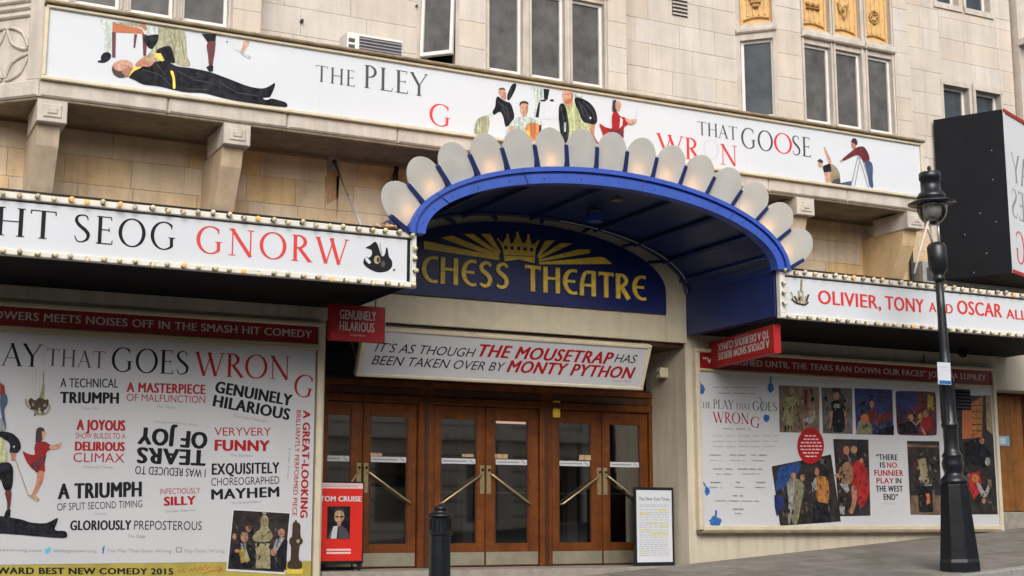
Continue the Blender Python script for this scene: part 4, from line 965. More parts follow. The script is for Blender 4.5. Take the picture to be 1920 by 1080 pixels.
a.p(c1([(800, 205), (890, 190), (930, 205), (900, 260), (845, 280), (815, 245)]), 'suit').p(c1([(880, 150), (940, 152), (1000, 168), (1045, 178), (1050, 260), (1050, 310), (1078, 375), (1010, 372), (950, 330), (925, 290), (945, 250), (890, 300), (840, 320), (860, 280), (900, 230)]), 'khaki')
a.p(c1([(900, 150), (955, 152), (925, 240), (860, 310), (820, 320), (850, 285), (890, 235)]), 'khaki').l(c1([(930, 160), (1000, 210), (965, 330)]), 1.5, 'moss').l(c1([(1010, 190), (1030, 330)]), 1.2, 'lime')
a.p(c1([(870, 280), (960, 250), (975, 300), (990, 360), (930, 345), (900, 320)]), 'suit').p(c1([(985, 368), (1075, 378), (1050, 385), (990, 378)]), 'white')
a.p(c1([(1135, 190), (1215, 195), (1212, 240), (1170, 240)]), 'suit').p(c1([(1158, 238), (1215, 225), (1210, 280), (1200, 345), (1196, 375), (1175, 378), (1170, 310)]), 'maroon').p(c1([(1160, 378), (1180, 365), (1200, 370), (1198, 402), (1175, 402)]), 'suit')
a.e(1277 / 3, 235 / 3, 2, 2, 'ink_grey').p(c1([(1310, 225), (1340, 230), (1345, 285), (1320, 280)]), 'white').p(c1([(1370, 228), (1408, 228), (1385, 270), (1370, 292), (1352, 285), (1365, 265)]), 'skin').p(c1([(1345, 285), (1375, 290), (1415, 320), (1400, 330), (1360, 305)]), 'mint')
# lying man
a.p(c1([(745, 400), (770, 380), (880, 345), (930, 335), (985, 372), (1060, 380), (1170, 400), (1280, 440), (1400, 488), (1480, 500), (1520, 482), (1548, 462), (1545, 490), (1525, 535), (1510, 555), (1540, 555), (1600, 572), (1618, 585), (1615, 603), (1580, 600), (1480, 590), (1330, 568), (1230, 545), (1150, 522), (1050, 520), (975, 505), (900, 485), (800, 475), (760, 450), (720, 435)]), 'suit')
a.p(c1([(1478, 552), (1525, 548), (1512, 560), (1490, 562)]), 'white')
a.p(c1([(655, 345), (690, 333), (735, 342), (752, 365), (750, 395), (725, 425), (700, 435), (672, 405), (640, 385), (632, 360)]), 'skin').p(c1([(632, 365), (645, 392), (670, 402), (690, 398), (688, 412), (705, 420), (700, 437), (668, 436), (640, 420), (628, 395)]), 'hair')
a.p(c1([(718, 432), (745, 380), (790, 365), (800, 378), (748, 402), (730, 428)]), 'gold').p(c1([(755, 365), (790, 330), (830, 315), (868, 325), (872, 350), (840, 378), (800, 372), (775, 380)]), 'skin_dark').p(c1([(790, 325), (830, 310), (880, 318), (885, 345), (850, 350), (820, 340)]), 'tan')
a.p(c1([(870, 300), (905, 300), (925, 340), (910, 345), (880, 328)]), 'gold').p(c1([(955, 398), (975, 398), (985, 440), (988, 500), (972, 500), (972, 440)]), 'gold').e(703 / 3, 350 / 3, 1.6, .7, 'hair', 20).e(722 / 3, 372 / 3, 1.6, .8, 'hair', 30).p(c1([(700, 372), (712, 366), (716, 372), (704, 380)]), 'skin_dark').l(c1([(690, 388), (706, 384)]), .9, 'skin_dark')
for q_ in (((800, 390), (900, 420), (960, 480)), ((1000, 400), (1100, 450), (1200, 470)), ((1050, 500), (1180, 505)), ((1230, 460), (1330, 520), (1450, 540)), ((880, 360), (930, 420)), ((1100, 410), (1150, 430))): a.l(c1(list(q_)), 1.1, 'ink_cloth')
a.p(c1([(690, 395), (728, 372), (748, 385), (725, 425), (705, 432)]), 'skin_lo').l(c1([(960, 200), (985, 300)]), 1.4, 'moss').l(c1([(1015, 200), (1040, 330)]), 1.2, 'moss')
a.build('picture', bn)
# middle group
a = Art(YT); c8 = lambda l: [(880 + x_ / 5.647, 120 + y_ / 5.647) for x_, y_ in l]
a.p(c8([(48, 700), (75, 590), (130, 555), (210, 540), (215, 640), (195, 755), (110, 748), (45, 740)]), 'khaki').p(c8([(85, 650), (120, 635), (120, 690), (90, 690)]), 'mint')
a.p(c8([(190, 550), (240, 500), (265, 520), (245, 555), (210, 545)]), 'mint').p(c8([(240, 510), (275, 455), (280, 370), (300, 335), (345, 375), (395, 400), (440, 410), (480, 540), (470, 590), (410, 660), (380, 668), (360, 560), (330, 500), (290, 520), (262, 545)]), 'suit')
a.p(c8([(395, 340), (440, 230), (470, 205), (505, 208), (480, 290), (430, 380), (405, 388)]), 'suit').p(c8([(305, 275), (320, 262), (370, 262), (388, 300), (388, 370), (375, 385), (345, 370), (325, 335), (308, 310)]), 'skin').p(c8([(310, 262), (340, 248), (375, 258), (385, 280), (345, 268), (312, 275)]), 'hair')
a.e(880 + 335 / 5.647, 120 + 305 / 5.647, 1.2, .6, 'hair').e(880 + 362 / 5.647, 120 + 308 / 5.647, 1.2, .6, 'hair').l(c8([(338, 345), (362, 348)]), .8, 'skin_dark')
a.p(c8([(635, 240), (760, 250), (800, 290), (790, 350), (745, 380), (700, 560), (680, 555), (700, 430), (690, 300)]), 'mint').p(c8([(785, 262), (850, 268), (830, 375), (790, 370)]), 'suit').p(c8([(735, 405), (752, 400), (735, 565), (700, 562), (715, 480)]), 'suit').p(c8([(752, 380), (830, 372), (800, 395), (755, 394)]), 'suit').e(880 + 875 / 5.647, 120 + 384 / 5.647, 4, 2, 'suit')
a.p(c8([(385, 745), (400, 680), (450, 600), (520, 560), (560, 560), (640, 560), (720, 600), (770, 570), (775, 650), (700, 760), (560, 800), (390, 790)]), 'mint').e(880 + 440 / 5.647, 120 + 700 / 5.647, 4, 9, 'skin', 20)
a.p(c8([(532, 430), (560, 410), (600, 410), (625, 440), (620, 500), (600, 560), (570, 560), (545, 520)]), 'skin').p(c8([(525, 435), (540, 400), (580, 388), (620, 400), (632, 435), (600, 418), (560, 415), (540, 440)]), 'hair').e(880 + 562 / 5.647, 120 + 465 / 5.647, 1.1, .6, 'hair').e(880 + 596 / 5.647, 120 + 465 / 5.647, 1.1, .6, 'hair').l(c8([(566, 512), (594, 512)]), 1, 'skin_dark')
a.p(c8([(600, 640), (660, 620), (740, 630), (765, 690), (720, 770), (680, 830), (640, 800), (590, 720)]), 'orange').p(c8([(640, 660), (700, 650), (710, 720), (670, 790), (650, 740)]), 'rust').p(c8([(740, 650), (765, 640), (760, 720), (735, 730)]), 'hair').e(880 + 620 / 5.647, 120 + 740 / 5.647, 4, 8, 'yellow')
a.l(c8([(780, 580), (940, 590)]), .9, 'ink_pale').l(c8([(800, 400), (790, 560)]), .8, 'ink_pale').p(c8([(790, 712), (820, 682), (870, 682), (900, 705), (860, 700), (820, 702)]), 'suit')
for q_ in (((300, 400), (400, 470), (420, 600)), ((340, 430), (380, 520)), ((440, 250), (425, 360))): a.l(c8(list(q_)), 1.2, 'ink_cloth')
a.l(c8([(450, 620), (520, 640), (560, 700)]), 1.2, 'ink_pale').l(c8([(620, 570), (600, 620)]), 1.2, 'ink_pale').l(c8([(480, 600), (470, 740)]), 1, 'khaki').p(c8([(372, 300), (388, 300), (386, 370), (374, 372)]), 'skin_lo').p(c8([(605, 430), (622, 440), (618, 500), (602, 540)]), 'skin_lo')
# man in dark jacket over lime waistcoat
a.p(c8([(1000, 430), (1110, 390), (1160, 480), (1215, 620), (1225, 740), (1210, 800), (1060, 790), (1040, 600)]), 'lime').p(c8([(950, 425), (1000, 410), (1035, 500), (1060, 700), (1040, 830), (990, 850), (960, 700), (945, 560)]), 'suit')
a.p(c8([(1110, 350), (1200, 365), (1280, 410), (1340, 490), (1360, 600), (1330, 645), (1250, 630), (1190, 600), (1150, 480), (1120, 430)]), 'suit').p(c8([(1230, 620), (1300, 640), (1320, 700), (1310, 740), (1230, 750), (1215, 690)]), 'lime').p(c8([(1290, 640), (1330, 640), (1320, 740), (1290, 740), (1275, 690)]), 'skin_dark')
a.p(c8([(985, 290), (1010, 272), (1065, 275), (1095, 310), (1100, 360), (1060, 420), (1010, 420), (990, 370)]), 'skin').p(c8([(1005, 395), (1030, 375), (1060, 375), (1092, 350), (1095, 395), (1060, 425), (1020, 425)]), 'rust').e(880 + 1045 / 5.647, 120 + 325 / 5.647, 1.2, .7, 'hair').e(880 + 1012 / 5.647, 120 + 325 / 5.647, 1.1, .7, 'hair').p(c8([(1110, 310), (1200, 325), (1195, 355), (1120, 345)]), 'mint')
a.p(c8([(1010, 430), (1060, 425), (1095, 390), (1085, 470), (1070, 500)]), 'tan').p(c8([(1005, 620), (1025, 620), (1022, 720), (1005, 715)]), 'mint').e(880 + 1280 / 5.647, 120 + 572 / 5.647, 2.2, 2.2, 'mint').l(c8([(1320, 740), (1345, 860)]), 2, 'tan').l(c8([(1290, 740), (1380, 860)]), 2, 'red_band')
for q_ in (((970, 440), (1000, 600), (985, 800)), ((1150, 400), (1230, 480), (1280, 600)), ((1200, 390), (1300, 500), (1330, 600)), ((1170, 430), (1220, 560)), ((1030, 600), (1040, 780))): a.l(c8(list(q_)), 1.2, 'ink_cloth')
for q_ in (((1070, 480), (1100, 740)), ((1110, 480), (1160, 740)), ((1140, 500), (1190, 700))): a.l(c8(list(q_)), .9, 'khaki')
a.p(c8([(1075, 300), (1098, 315), (1098, 355), (1080, 370)]), 'skin_lo')
# woman in red
a.p(c8([(1520, 385), (1555, 378), (1560, 500), (1530, 515), (1512, 480)]), 'hair').p(c8([(1545, 400), (1580, 390), (1612, 420), (1605, 470), (1575, 500), (1550, 480)]), 'skin').p(c8([(1515, 520), (1560, 495), (1600, 560), (1650, 560), (1690, 610), (1680, 640), (1640, 660), (1630, 740), (1640, 790), (1540, 760), (1430, 790), (1395, 680), (1370, 620), (1440, 670), (1515, 690), (1508, 600)]), 'red_sign')
a.p(c8([(1440, 660), (1540, 710), (1640, 680), (1630, 790), (1560, 760), (1510, 740)]), 'maroon').p(c8([(1640, 560), (1690, 590), (1770, 580), (1780, 600), (1720, 650), (1660, 610)]), 'skin').l(c8([(1740, 600), (1795, 440)]), 1.1, 'ink_pale').p(c8([(1600, 560), (1625, 590), (1620, 650), (1590, 680)]), 'white')
a.build('picture', bn)
# right couple: one falling, one on a stepladder
a = Art(YT); c3 = lambda l: [(1280 + x_ / 3, y_ / 3) for x_, y_ in l]
a.p(c3([(780, 935), (825, 920), (850, 925), (880, 960), (888, 1010), (850, 1035), (825, 1020), (800, 980)]), 'moss').p(c3([(790, 935), (830, 918), (838, 965), (795, 970)]), 'suit').p(c3([(792, 832), (800, 825), (835, 900), (838, 925), (820, 920)]), 'skin').e(1280 + 775 / 3, 923 / 3, 5, 7, 'skin').p(c3([(755, 905), (772, 893), (790, 905), (788, 920), (765, 912)]), 'hair')
a.p(c3([(795, 970), (830, 968), (832, 1030), (805, 1025)]), 'skin').p(c3([(885, 1030), (950, 1018), (948, 1050), (890, 1045)]), 'jeans').p(c3([(850, 1010), (885, 1000), (890, 1040), (830, 1038)]), 'ink_soft')
for q_ in (((985, 880), (948, 1045)), ((1000, 885), (968, 1045)), ((990, 880), (1045, 1055)), ((1008, 880), (1060, 1055))): a.l(c3(q_), 1.6, 'ink_grey')
for k in range(4): a.l(c3([(985 - 8 * k, 900 + 35 * k), (1000 - 8 * k, 902 + 35 * k)]), 1.0, 'ink_pale')
a.p(c3([(985, 825), (1020, 822), (1045, 860), (1055, 905), (1020, 920), (1000, 880), (975, 870), (900, 910), (890, 900), (950, 850)]), 'maroon').p(c3([(1020, 905), (1060, 905), (1072, 940), (1068, 1000), (1075, 1060), (1050, 1050), (1040, 980)]), 'jeans').e(1280 + 963 / 3, 812 / 3, 5, 9, 'skin_dark').p(c3([(945, 800), (955, 778), (975, 778), (985, 800), (980, 820), (965, 805)]), 'hair').e(1280 + 893 / 3, 906 / 3, 3, 2, 'skin')
a.build('picture', bn)
mb = MB(); 
for x_ in (5.0, 8.05, 11.1): mb.box(x_, x_ + .004, -1.0465, -1.045, bz0 + .012, bz1, 'ink_pale')
mb.build('panel_seam', bn)

# ================================================================== LEFT POSTER BOARD
pb = thing('poster_board', (3.2, -.02, -.1), 'large poster board full of review quotes and a snapshot under a dark red header', 'poster board')
LX0, LX1 = .5, 5.36; YP = -.062
mb = MB(); mb.box(LX0, LX1, -.06, -.002, .155, 2.66, 'white_low'); mb.build('sheet', pb)
mb = MB(); mb.box(LX0, LX1, -.0602, -.002, -.15, .152, 'gold_band'); mb.build('gold_strip', pb)
mb = MB(); mb.box(LX0, LX1 + .02, -.0635, -.002, 2.735, 2.945, 'red_band'); mb.build('header', pb)
mb = MB(); mb.slab(LX0, LX1 + .10, -.10, -.002, 2.945, 3.0, 'cream', .012); mb.slab(LX0, LX1 + .025, -.09, -.002, 2.662, 2.733, 'frame_gold', .012); mb.slab(LX1 + .02, LX1 + .10, -.098, -.002, -.3, 2.945, 'cream', .012)
mb.build('frame', pb)
mb = MB(); mb.slab(-2, EX0, -.06, -.001, 3.04, 3.2, 'render', .015); mb.build('cornice', B)
t = MB(); YH = -.0655
BL = P(-31, 594, YH); BL.z = P(300, 613.5, YH).z; z_ = P(330, 616, YH).z
text(t, 'TOWERS MEETS NOISES OFF IN THE SMASH HIT COMEDY', Vector((P(-31, 600, YH).x, YH, 2.805)), Vector((P(585, 630, YH).x, YH, 2.805)), Vector((P(-31, 600, YH).x, YH, 2.90)), 'letter_white', .026); t.words(pb, 'off-white header lettering')
YP = -.0615
X0 = lambda a_, b_=680: P(a_, b_, YP).x
def Z0(a_, b_): return P(a_, b_, YP).z
t = MB()
zb = Z0(22, 686); ml(t, 'PL', X0(-66), X0(-5), 'ink', zb, Z0(22, 643) - zb, .04, YP); ml(t, 'AY', X0(3), X0(77), 'ink', zb, Z0(22, 643) - zb, .02, YP)
zb = Z0(97, 686); ml(t, 'THAT', X0(86), X0(198), 'ink_soft', zb, Z0(97, 654) - zb, .08, YP)
zb = Z0(230, 697); ml(t, 'GOES', X0(209), X0(355), 'ink', zb, Z0(230, 652) - zb, .06, YP); t.words(pb)
t = MB(); zb = Z0(380, 704.5); ml(t, 'WRON', X0(365), X0(546), 'red_deep', zb, Z0(380, 660) - zb, .04, YP)
rserif(t, 'G', (547, 738), (584, 749), .265, 'red_deep', YP); t.words(pb, 'deep red lettering')
QP = pb
def q(body, x0, y0, x1, y1, cap, m, off=0.): # quote line set along its own baseline
    BL = P(x0, y0, YP); BR = P(x1, y1, YP); u = BR - BL; sc_ = (P(x0, y0 - 10, YP) - P(x0, y0, YP)).length / 10
    up_ = Vector((-u.z, 0, u.x)).normalized() * cap * sc_; t_ = MB(); text(t_, body, BL, BR, BL + up_, m, off); t_.build('attribution' if cap < 6.2 else 'quote_line', QP)
bk, rd, gy = 'ink', 'red_deep', 'ink_grey'
q('A TECHNICAL', 113, 726, 221.5, 727, 18, bk, .012); q('TRIUMPH', 112, 755.5, 223, 756.5, 22, bk, .045); q('Time Out', 151, 767.6, 186, 768, 5.5, gy)
q('A MASTERPIECE', 237, 734.5, 385, 739, 19, rd, .035); q('OF MALFUNCTION', 237, 751.5, 384.5, 756, 14.5, rd); q('The Times', 293, 765, 329, 766, 5.5, gy)
q('GENUINELY', 402, 735, 546, 761, 22.5, bk, .045); q('HILARIOUS', 398, 761, 542, 787.5, 22.5, bk, .045); q('The Daily Telegraph', 437, 782, 500, 792, 5.5, gy)
q('A JOYOUS', 143, 806, 235, 807.5, 20.5, rd, .045); q('SHOW BUILDS TO A', 141.5, 822, 235, 823, 11.5, rd); q('DELIRIOUS', 140, 844.5, 234, 845.5, 17.5, rd, .05); q('CLIMAX', 137, 866, 233, 867.5, 18.5, rd, .0); q('Financial Times', 157, 878, 211, 878.5, 5.5, gy)
q('A TRIUMPH', 108, 935.5, 266, 930.5, 30, bk, .04); q('OF SPLIT SECOND TIMING', 107, 957.5, 267, 951, 14.5, bk, .005); q('Variety', 177, 966, 200, 965, 5, gy)
q('GLORIOUSLY', 131, 994, 246, 993, 19, bk, .035); q('PREPOSTEROUS', 251, 993, 378, 994, 18, bk, .0); q('The Stage', 239, 1008, 273, 1008, 6, gy)
q('OF JOY', 390.5, 812, 260, 801, 32, bk, .05); q('TEARS', 387, 845, 257, 839, 30, bk, .05); q('I WAS REDUCED TO', 386, 880, 254, 873.5, 16, bk, .01); q('The Independent', 372, 795, 290, 789, 4.5, gy)
q('VERYVERY', 402, 817, 508, 817, 16.5, rd, .0); q('FUNNY', 402, 844.5, 506, 845.5, 21, rd, .055); q('The Guardian', 432, 856, 474, 856.5, 5, gy)
q('EXQUISITELY', 397, 890, 524, 887, 22, bk, .03); q('CHOREOGRAPHED', 396, 911, 524, 907, 15.5, bk, .0); q('MAYHEM', 396, 936.5, 524, 931, 20, bk, .045); q('The Independent', 433, 946, 489, 942, 5, gy)
q('INFECTIOUSLY', 300, 927, 375, 925, 11.5, rd, .0); q('SILLY', 307, 948, 367, 945.5, 17, rd, .055); q('Sunday Express', 311, 961, 366, 958, 5, gy)
q('A GREAT-LOOKING', 569, 769, 563, 971, 14.5, rd, .05); q('BRILLIANTLY PERFORMED PIECE', 556, 769, 548, 967, 9.5, rd, .01); q('Sunday Times', 542, 840, 538, 898, 4, gy)
q('playgoeswrong.com', -30, 1033, 77, 1035, 6.5, gy); q('#playgoeswrong', 100, 1035, 181, 1036, 6.5, gy); q('The Play That Goes Wrong', 200, 1035.5, 321, 1036, 6.5, gy); q('Play Goes Wrong', 346, 1036, 421, 1036, 6.5, gy)
q('f', 191, 1037.5, 196.5, 1037.5, 14, 'splat', .03)
a = Art(YP)
a.p([(84, 1028), (88, 1030), (91, 1026), (95, 1027), (97, 1029), (93, 1036), (88, 1039), (84, 1038), (87, 1036), (84, 1033)], 'twitter').p([(330, 1026), (341, 1026), (341, 1036), (330, 1036)], 'ink_grey').p([(332, 1028), (339, 1028), (339, 1034), (332, 1034)], 'white_low')
# chandelier
for x_ in (54, 60, 66, 73, 79): a.l([(x_ + 2, 690), (x_, 748)], .8, 'lime')
a.l([(82, 700), (81, 745)], 2.0, 'moss').l([(83, 600), (82, 700)], .9, 'lime').p([(74, 745), (80, 722), (84, 722), (83, 750)], 'bronze')
a.l([(48, 748), (49, 758), (55, 765), (63, 768), (68, 776), (78, 777), (88, 775), (93, 765), (92, 757)], 4, 'bronze').l([(58, 750), (60, 768)], 4, 'statue').l([(70, 748), (71, 775)], 4, 'bronze').l([(80, 748), (80, 775)], 4, 'statue').l([(66, 775), (65, 780)], 3, 'statue').e(72, 762, 6, 8, 'bronze').p([(52, 752), (58, 745), (66, 752), (74, 744), (84, 750), (92, 748), (90, 764), (80, 772), (66, 770), (56, 762)], 'statue').e(62, 758, 2, 4, 'bronze').e(84, 760, 3, 3, 'bronze').e(74, 768, 2, 4, 'lime')
# woman in red
c3c = lambda l: [(x_ / 3, 680 + y_ / 3) for x_, y_ in l]
a.p(c3c([(205, 370), (230, 360), (255, 375), (240, 440), (200, 460), (200, 410)]), 'hair').p(c3c([(235, 385), (258, 390), (255, 420), (238, 430)]), 'skin').p(c3c([(198, 450), (250, 440), (290, 465), (285, 490), (262, 500), (250, 560), (255, 620), (215, 622), (160, 580), (120, 490), (160, 515), (200, 520), (192, 490)]), 'red_band')
a.p(c3c([(225, 530), (262, 520), (252, 560), (205, 620), (170, 575)]), 'maroon').p(c3c([(270, 470), (335, 455), (345, 440), (348, 460), (330, 485), (285, 490)]), 'skin').l(c3c([(318, 445), (352, 380)]), 1, 'ink_pale').p(c3c([(210, 610), (248, 605), (245, 660), (200, 745), (180, 755), (180, 740), (205, 680)]), 'skin_dark').p(c3c([(160, 745), (195, 740), (225, 770), (210, 782), (180, 765)]), 'tan')
# man at the poster's edge
a.p(c3c([(0, 110), (25, 130), (30, 175), (0, 185)]), 'red_band').p(c3c([(0, 170), (40, 175), (45, 230), (20, 260), (38, 370), (25, 375), (0, 260)]), 'jeans').p(c3c([(0, 310), (10, 310), (35, 380), (0, 385)]), 'ink_grey')
a.p(c3c([(-60, 385), (60, 388), (110, 430), (120, 480), (95, 510), (50, 515), (60, 450), (0, 420), (-60, 430)]), 'suit').p(c3c([(-20, 420), (20, 420), (40, 500), (45, 560), (-10, 575), (-40, 500)]), 'lime').p(c3c([(60, 505), (90, 510), (85, 550), (62, 550)]), 'skin_dark').l(c3c([(85, 540), (160, 750)]), 1.8, 'tan').e(78 / 3, 680 + 473 / 3, 2, 2, 'mint')
a.p(c3c([(-20, 560), (78, 560), (70, 720), (25, 725), (0, 640), (-20, 700)]), 'suit').p(c3c([(22, 720), (68, 715), (60, 790), (55, 830), (38, 830), (42, 790)]), 'maroon').p(c3c([(35, 830), (60, 825), (58, 865), (20, 870)]), 'suit')
a.p(c3c([(-90, 850), (0, 862), (120, 880), (170, 900), (250, 905), (280, 895), (328, 868), (322, 900), (300, 945), (375, 945), (380, 985), (330, 985), (200, 975), (100, 965), (-90, 955)]), 'suit')
a.build('picture', pb)
t = MB(); text(t, 'AWARD BEST NEW COMEDY 2015', P(-22, 1075.5, -.0625), P(325, 1077, -.0625), P(-22, 1063, -.0625), 'ink', .05); t.words(pb, 'heavy black award lettering')
a = Art(-.0625); a.l([(332, 1074), (336, 1068), (340, 1074), (344, 1066), (346, 1074)], 1.6, 'rust').l([(354, 1072), (358, 1066), (360, 1072), (366, 1064), (370, 1071), (376, 1062), (378, 1070), (386, 1058), (388, 1068), (394, 1060)], 1.5, 'rust').l([(380, 1076), (400, 1070), (416, 1067)], 2, 'rust').l([(408, 1062), (418, 1067), (408, 1073)], 2, 'rust'); a.build('handwritten_note', pb)
def framed(parent, quad, Y, m, border=None):
    a = Art(Y)
    if border: a.p(border, 'white')
    a.p(quad, m)
    # the clutter of a stage set, small dim patches of colour
    a.quad = [quad[0], quad[2], quad[4], quad[6]] if len(quad) > 4 else quad
    pal = {'photo_dark': ('photo_brown', 'suit', 'maroon', 'photo_grey', 'photo_wine', 'statue'), 'photo_brown': ('photo_dark', 'tan', 'statue', 'photo_grey', 'moss'), 'photo_grey': ('suit', 'photo_dark', 'ink_soft', 'photo_brown'),
           'photo_blue': ('photo_dark', 'jeans', 'photo_wine', 'suit', 'splat'), 'photo_wine': ('photo_blue', 'maroon', 'suit', 'photo_dark', 'photo_red')}[m]
    rg = random.Random(int(quad[0][0] * 7)); q4 = [quad[0], quad[len(quad) // 4 if len(quad) > 4 else 1], quad[len(quad) // 2], quad[3 * len(quad) // 4]] if len(quad) > 4 else quad
    for k in range(34):
        u_, v_ = rg.uniform(.07, .9), rg.uniform(.06, .92)
        x_ = (q4[0][0] * (1 - u_) + q4[1][0] * u_) * (1 - v_) + (q4[3][0] * (1 - u_) + q4[2][0] * u_) * v_; y_ = (q4[0][1] * (1 - u_) + q4[1][1] * u_) * (1 - v_) + (q4[3][1] * (1 - u_) + q4[2][1] * u_) * v_
        w_, h_ = rg.uniform(1.0, 4.5), rg.uniform(1.5, 8)
        if k % 3: a.p([(x_ - w_, y_ - h_), (x_ + w_ * rg.uniform(.3, 1), y_ - h_ * rg.uniform(.4, 1)), (x_ + w_, y_ + h_), (x_ - w_ * rg.uniform(.2, 1), y_ + h_ * rg.uniform(.3, 1))], rg.choice(pal))
        else: a.e(x_, y_, w_ * .7, h_ * .5, rg.choice(pal), rg.uniform(0, 90))
        a.k -= .75
    return a
c4 = lambda l: [(420 + x_ / 7.2, 930 + y_ / 7.2) for x_, y_ in l]
a = framed(pb, c4([(130, 190), (888, 235), (812, 1030), (50, 985)]), -.0645, 'photo_dark', c4([(118, 172), (905, 222), (828, 1058), (30, 1010)]))
a.p(c4([(420, 640), (620, 640), (625, 980), (430, 970)]), 'bronze').p(c4([(375, 560), (440, 480), (500, 440), (490, 330), (510, 260), (580, 260), (605, 330), (590, 420), (640, 480), (665, 560), (600, 620), (420, 620)]), 'bronze').p(c4([(495, 300), (590, 300), (585, 400), (540, 430), (500, 390)]), 'khaki').e(420 + 545 / 7.2, 930 + 230 / 7.2, 4, 3, 'bronze')
a.l(c4([(520, 340), (535, 342)]), 1.4, 'statue').l(c4([(555, 342), (572, 340)]), 1.4, 'statue').l(c4([(535, 400), (560, 400)]), 1.0, 'statue')
a.e(420 + 140 / 7.2, 930 + 545 / 7.2, 4, 6, 'skin').e(420 + 330 / 7.2, 930 + 430 / 7.2, 5.5, 7.5, 'skin').p(c4([(290, 420), (300, 380), (360, 370), (385, 410), (350, 400), (310, 405)]), 'hair').e(420 + 275 / 7.2, 930 + 565 / 7.2, 7, 9, 'skin').p(c4([(215, 540), (240, 490), (310, 490), (330, 530), (270, 515)]), 'khaki')
a.p(c4([(130, 650), (220, 640), (330, 640), (440, 720), (430, 980), (60, 970)]), 'suit').p(c4([(225, 635), (300, 640), (290, 720), (235, 720)]), 'mint').p(c4([(255, 660), (285, 660), (280, 720), (258, 720)]), 'jeans').p(c4([(200, 730), (300, 710), (350, 870), (230, 910)]), 'yellow').p(c4([(270, 760), (310, 740), (330, 840), (290, 850)]), 'white').e(420 + 180 / 7.2, 930 + 740 / 7.2, 5, 3.5, 'skin')
a.e(420 + 775 / 7.2, 930 + 490 / 7.2, 7, 9, 'skin').p(c4([(715, 470), (720, 390), (780, 365), (840, 400), (835, 500), (800, 440), (740, 440)]), 'hair').p(c4([(640, 720), (740, 580), (860, 600), (838, 1000), (625, 990)]), 'suit').p(c4([(700, 590), (760, 560), (820, 560), (720, 740), (660, 720)]), 'mint').p(c4([(730, 600), (750, 600), (710, 700), (695, 700)]), 'jeans').e(420 + 670 / 7.2, 930 + 760 / 7.2, 6, 7, 'skin').build('snapshot', pb)
a = Art(-.0645); a.p(c4([(955, 325), (985, 325), (985, 355), (1035, 375), (1030, 545), (1070, 600), (1055, 650), (1020, 660), (1005, 860), (1055, 890), (1060, 985), (850, 985), (860, 890), (900, 870), (905, 670), (880, 640), (885, 570), (920, 550), (925, 360), (955, 350)]), 'statue').p(c4([(845, 990), (1060, 990), (1058, 1050), (845, 1050)]), 'yellow').e(420 + 1000 / 7.2, 930 + 610 / 7.2, 3, 4, 'bronze').build('trophy_picture', pb)

# ================================================================== RIGHT POSTER BOARD
pr = thing('poster_board', (13.7, -.02, .49), 'poster board with cast credits and stage photographs behind the street lamp', 'poster board')
RX0, RX1 = 10.925, 16.42
mb = MB(); mb.box(RX0, RX1, -.06, -.002, .56, 2.675, 'white_low'); mb.build('sheet', pr)
mb = MB(); mb.box(RX0, RX1, -.0635, -.002, 2.72, 2.94, 'red_band'); mb.build('header', pr)
mb = MB(); mb.slab(RX0 - .07, RX1 + .07, -.10, -.002, 2.94, 2.995, 'cream', .012); mb.slab(RX0, RX1, -.09, -.002, 2.675, 2.72, 'frame_gold', .012); mb.slab(RX0 - .07, RX0, -.098, -.002, .50, 2.94, 'cream', .012); mb.slab(RX1, RX1 + .07, -.098, -.002, .42, 2.94, 'cream', .012); mb.slab(RX0, RX1, -.11, -.002, .49, .56, 'cream', .012); mb.slab(RX0 - .07, RX1, -.12, -.002, .455, .49, 'stone_dirty', .01); mb.build('frame', pr)
t = MB(); text(t, '“WE LAUGHED UNTIL THE TEARS RAN DOWN OUR FACES” JOANNA LUMLEY', Vector((P(1318, 682, YH).x, YH, 2.79)), Vector((P(1849, 711, YH).x, YH, 2.79)), Vector((P(1318, 682, YH).x, YH, 2.885)), 'letter_white', .026); t.words(pr, 'off-white header lettering')
YP = -.0615
t = MB(); X1 = lambda a_: P(a_, 760, YP).x; ZZ = lambda a_, b_: P(a_, b_, YP).z
zb = ZZ(1320, 765); ml(t, 'THE', X1(1309), X1(1333), 'ink_soft', zb, .085, .1, YP); ml(t, 'PLAY', X1(1337), X1(1375), 'ink_soft', zb, .125, .04, YP); ml(t, 'THAT', X1(1379), X1(1407), 'ink_soft', zb, .085, .1, YP); ml(t, 'GOES', X1(1411), X1(1457), 'ink_soft', zb, .125, .04, YP)
t.words(pr); t = MB(); zb = ZZ(1350, 793); ml(t, 'WRON', X1(1336), X1(1404), 'red_deep', zb, .15, .04, YP); rserif(t, 'G', (1406, 799), (1424, 804), .15, 'red_deep', YP); t.words(pr, 'deep red lettering')
